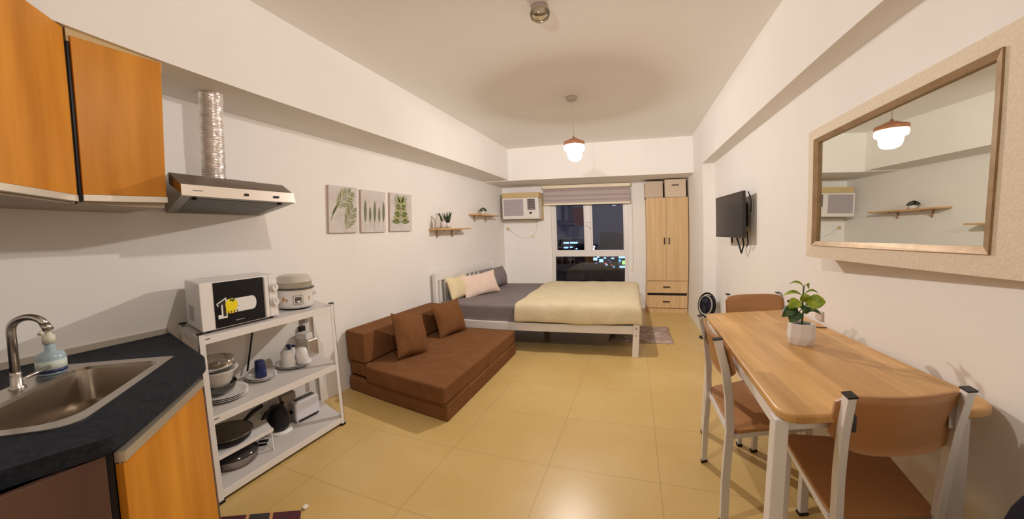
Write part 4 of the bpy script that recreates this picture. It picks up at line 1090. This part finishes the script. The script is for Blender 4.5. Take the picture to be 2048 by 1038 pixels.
MB().tube([(3.16, 2.22, .788), (3.20, 2.26, .7885), (3.27, 2.29, .788), (3.33, 2.28, .790)], .003, 6).build('thin_cable', mat('brown_cable', (.16, .08, .04), .6), label='thin brown cable lying on the table behind the plant', cat='cable')
MB().box(W - .012, W - .001, 2.40, 2.47, .80, .85).build('wall_socket', mat('cream_socket', (.62, .55, .46), .5), bevel=.002, label='cream socket on the right wall just above the table', cat='socket')

# floor fan behind the table
t = thing('floor_fan', (3.22, 4.86, 0), 'small black round floor fan with a grey inner ring before the wall column', 'fan')
c = Vector((3.222, 4.86, .415)); d = Vector((-.80, -.58, .12)).normalized(); e = d.cross(Vector((0, 0, 1))).normalized(); f_ = e.cross(d)
def circ(r, off, n=36): return [c + d * off + (e * math.cos(2 * PI * k / n) + f_ * 1.12 * math.sin(2 * PI * k / n)) * r for k in range(n + 1)]
MB().tube(circ(.128, 0), .012, 8, cap=False).build('cage_rim', BLACKPLASTIC, t)
MB().tube(circ(.100, .022), .008, 8, cap=False).build('grey_ring', mat('grey_fan_ring', (.42, .40, .34), .4), t)
m = MB(); m.tube([c - d * .012, c - d * .075], [.122, .07], 30); m.build('back_housing', mat('fan_housing', (.02, .02, .035), .4), t)
for k in range(10):
    a = 2 * PI * k / 10; q = e * math.cos(a) + f_ * math.sin(a)
    MB().tube([c + d * .045 + q * .01, c + d * .040 + q * .06, c + d * .005 + q * .122], .0025, 5).build('cage_wire', BLACKPLASTIC, t)
for k in range(3):
    a = 2 * PI * k / 3 + .5; q = e * math.cos(a) + f_ * math.sin(a); g = e * math.cos(a + 1.2) + f_ * math.sin(a + 1.2)
    MB().add([c + q * .02, c + q * .10 + d * .012, c + g * .10 - d * .008, c + g * .02], [(0, 1, 2, 3)]).build('blade', mat('fan_blade', (.03, .03, .06), .3), t, solid=.003)
MB().tube([c - d * .04 - Vector((0, 0, .03)), Vector((3.245, 4.90, .2)), Vector((3.245, 4.90, .02))], .012, 10).build('stand', BLACKPLASTIC, t)
MB().lathe((3.25, 4.90, 0), [(.095, 0), (.095, .012), (.03, .03), (0, .03)]).build('base', BLACKPLASTIC, t)

# navy bag at the lower right corner
m = MB()
def bagF(u, v):
    a = 2 * PI * u; ph = PI * (v - .5)
    x, y, z = math.cos(ph) * math.cos(a), math.cos(ph) * math.sin(a), math.sin(ph)
    sg = lambda q, k: math.copysign(abs(q) ** k, q)
    return Vector((3.240 + .115 * sg(x, .8), 1.0 + .195 * sg(y, .8), .465 + .305 * sg(z, .8) + .006 * math.sin(a * 5 + v * 9)))
m.surf(bagF, 28, 18, cu=True)
m.build('padded_bag', noisy('navy_fabric', (.008, .009, .028), (.016, .016, .045), (50, 50, 50), .95), label='dark navy padded bag at the lower right corner', cat='bag')
m = MB().box(3.13, 3.345, .84, 1.16, 0, .152)
m.build('low_stool', BLACKPLASTIC, bevel=.01, label='low black stool under the navy bag', cat='stool')

# ------------------------------------------------------------------ night city outside the window
MB().box(-250, 250, D + 3, 500, -42, -40).build('ground', mat('dark_ground', (.012, .014, .02), .9), kind='structure')
DK = mat('dark_facade', (.02, .022, .035), .8)
LB = emis('blue_white_light', (.35, .6, 1.0), 2.2); LW = emis('white_light', (.85, .92, 1.0), 3.5); LC = emis('cyan_light', (.2, .6, 1.0), 1.2); LY = emis('green_yellow_sign', (.45, .9, .25), 1.6); LR = emis('red_light', (1., .2, .25), .8); LV = emis('violet_light', (.35, .3, .9), .6)
def building(cx, y, w_, top, label, lights):
    k = y / 120; cx = 2.3 + (cx - 2.3) * k; w_ *= k; top = 1.32 + (top - 1.32) * k
    lights = [(2.3 + (a - 2.3) * k, 1.32 + (b - 1.32) * k, c_ * k, d_ * k, e_) for a, b, c_, d_, e_ in lights]
    t = thing('distant_building', (cx, y, -40), label, 'building', 'distant night buildings')
    b = MB().box(cx - w_ / 2, cx + w_ / 2, y, y + 14, -40, top).build('facade', DK, t)
    for (lx, lz, lw, lh, m_) in lights:
        MB().box(lx - lw / 2, lx + lw / 2, y - .15, y, lz - lh / 2, lz + lh / 2).build('lit_window', m_, b)
building(-17, 120, 9, -1.2, 'distant building with two blue white lit rows, left in the window', [(-18.2, -2.15, 1.8, .5, LB), (-15.7, -2.15, 2.4, .5, LB), (-18.3, -3.6, 1.4, .5, LB), (-16.6, -3.5, .9, .4, LB), (-14.9, -4.0, .5, .4, LB), (-20.6, -4.6, .5, .3, LR)])
building(-9.6, 135, 5, -3.4, 'distant building with one bright white light near the window middle', [(-9.9, -4.4, 1.5, 1.1, LW), (-9.2, -3.4, .5, .5, LW), (-8.9, -7.2, 1.3, .9, LB), (-8.0, -6.6, .7, .4, LB), (-7.0, -7.7, 1.3, .9, LB), (-8.6, -8.4, .6, .4, LV)])
building(-4.6, 150, 5.5, 1.0, 'distant dark tower at the middle of the right casement', [(-5.9, -6.9, .9, .4, LB), (-4.7, -7.6, .5, .4, LV), (-5.6, -8.6, .8, .4, LR), (-4.1, -8.2, .4, .4, LV), (-3.4, -7.0, 1.0, .4, LB), (-3.0, -9.6, .6, .4, LC), (-5.3, -9.0, .6, .3, LB), (-3.6, -9.1, .5, .3, LR), (-4.9, -6.3, .4, .3, LB)])
building(.6, 165, 5.6, .6, 'distant building with a bright cyan and green sign at the right window edge', [(-.35, -6.6, 2.4, .7, LB), (-1.2, -7.7, .8, .8, LC), (.1, -8.3, 1.1, 1.2, LY), (-.3, -9.6, 1.9, .6, LB), (-1.6, -8.6, .5, .4, LC), (-2.0, -9.4, .5, .4, LB), (-1.4, -5.8, .6, .3, LC), (-3.3, -10.6, .6, .4, LB)])
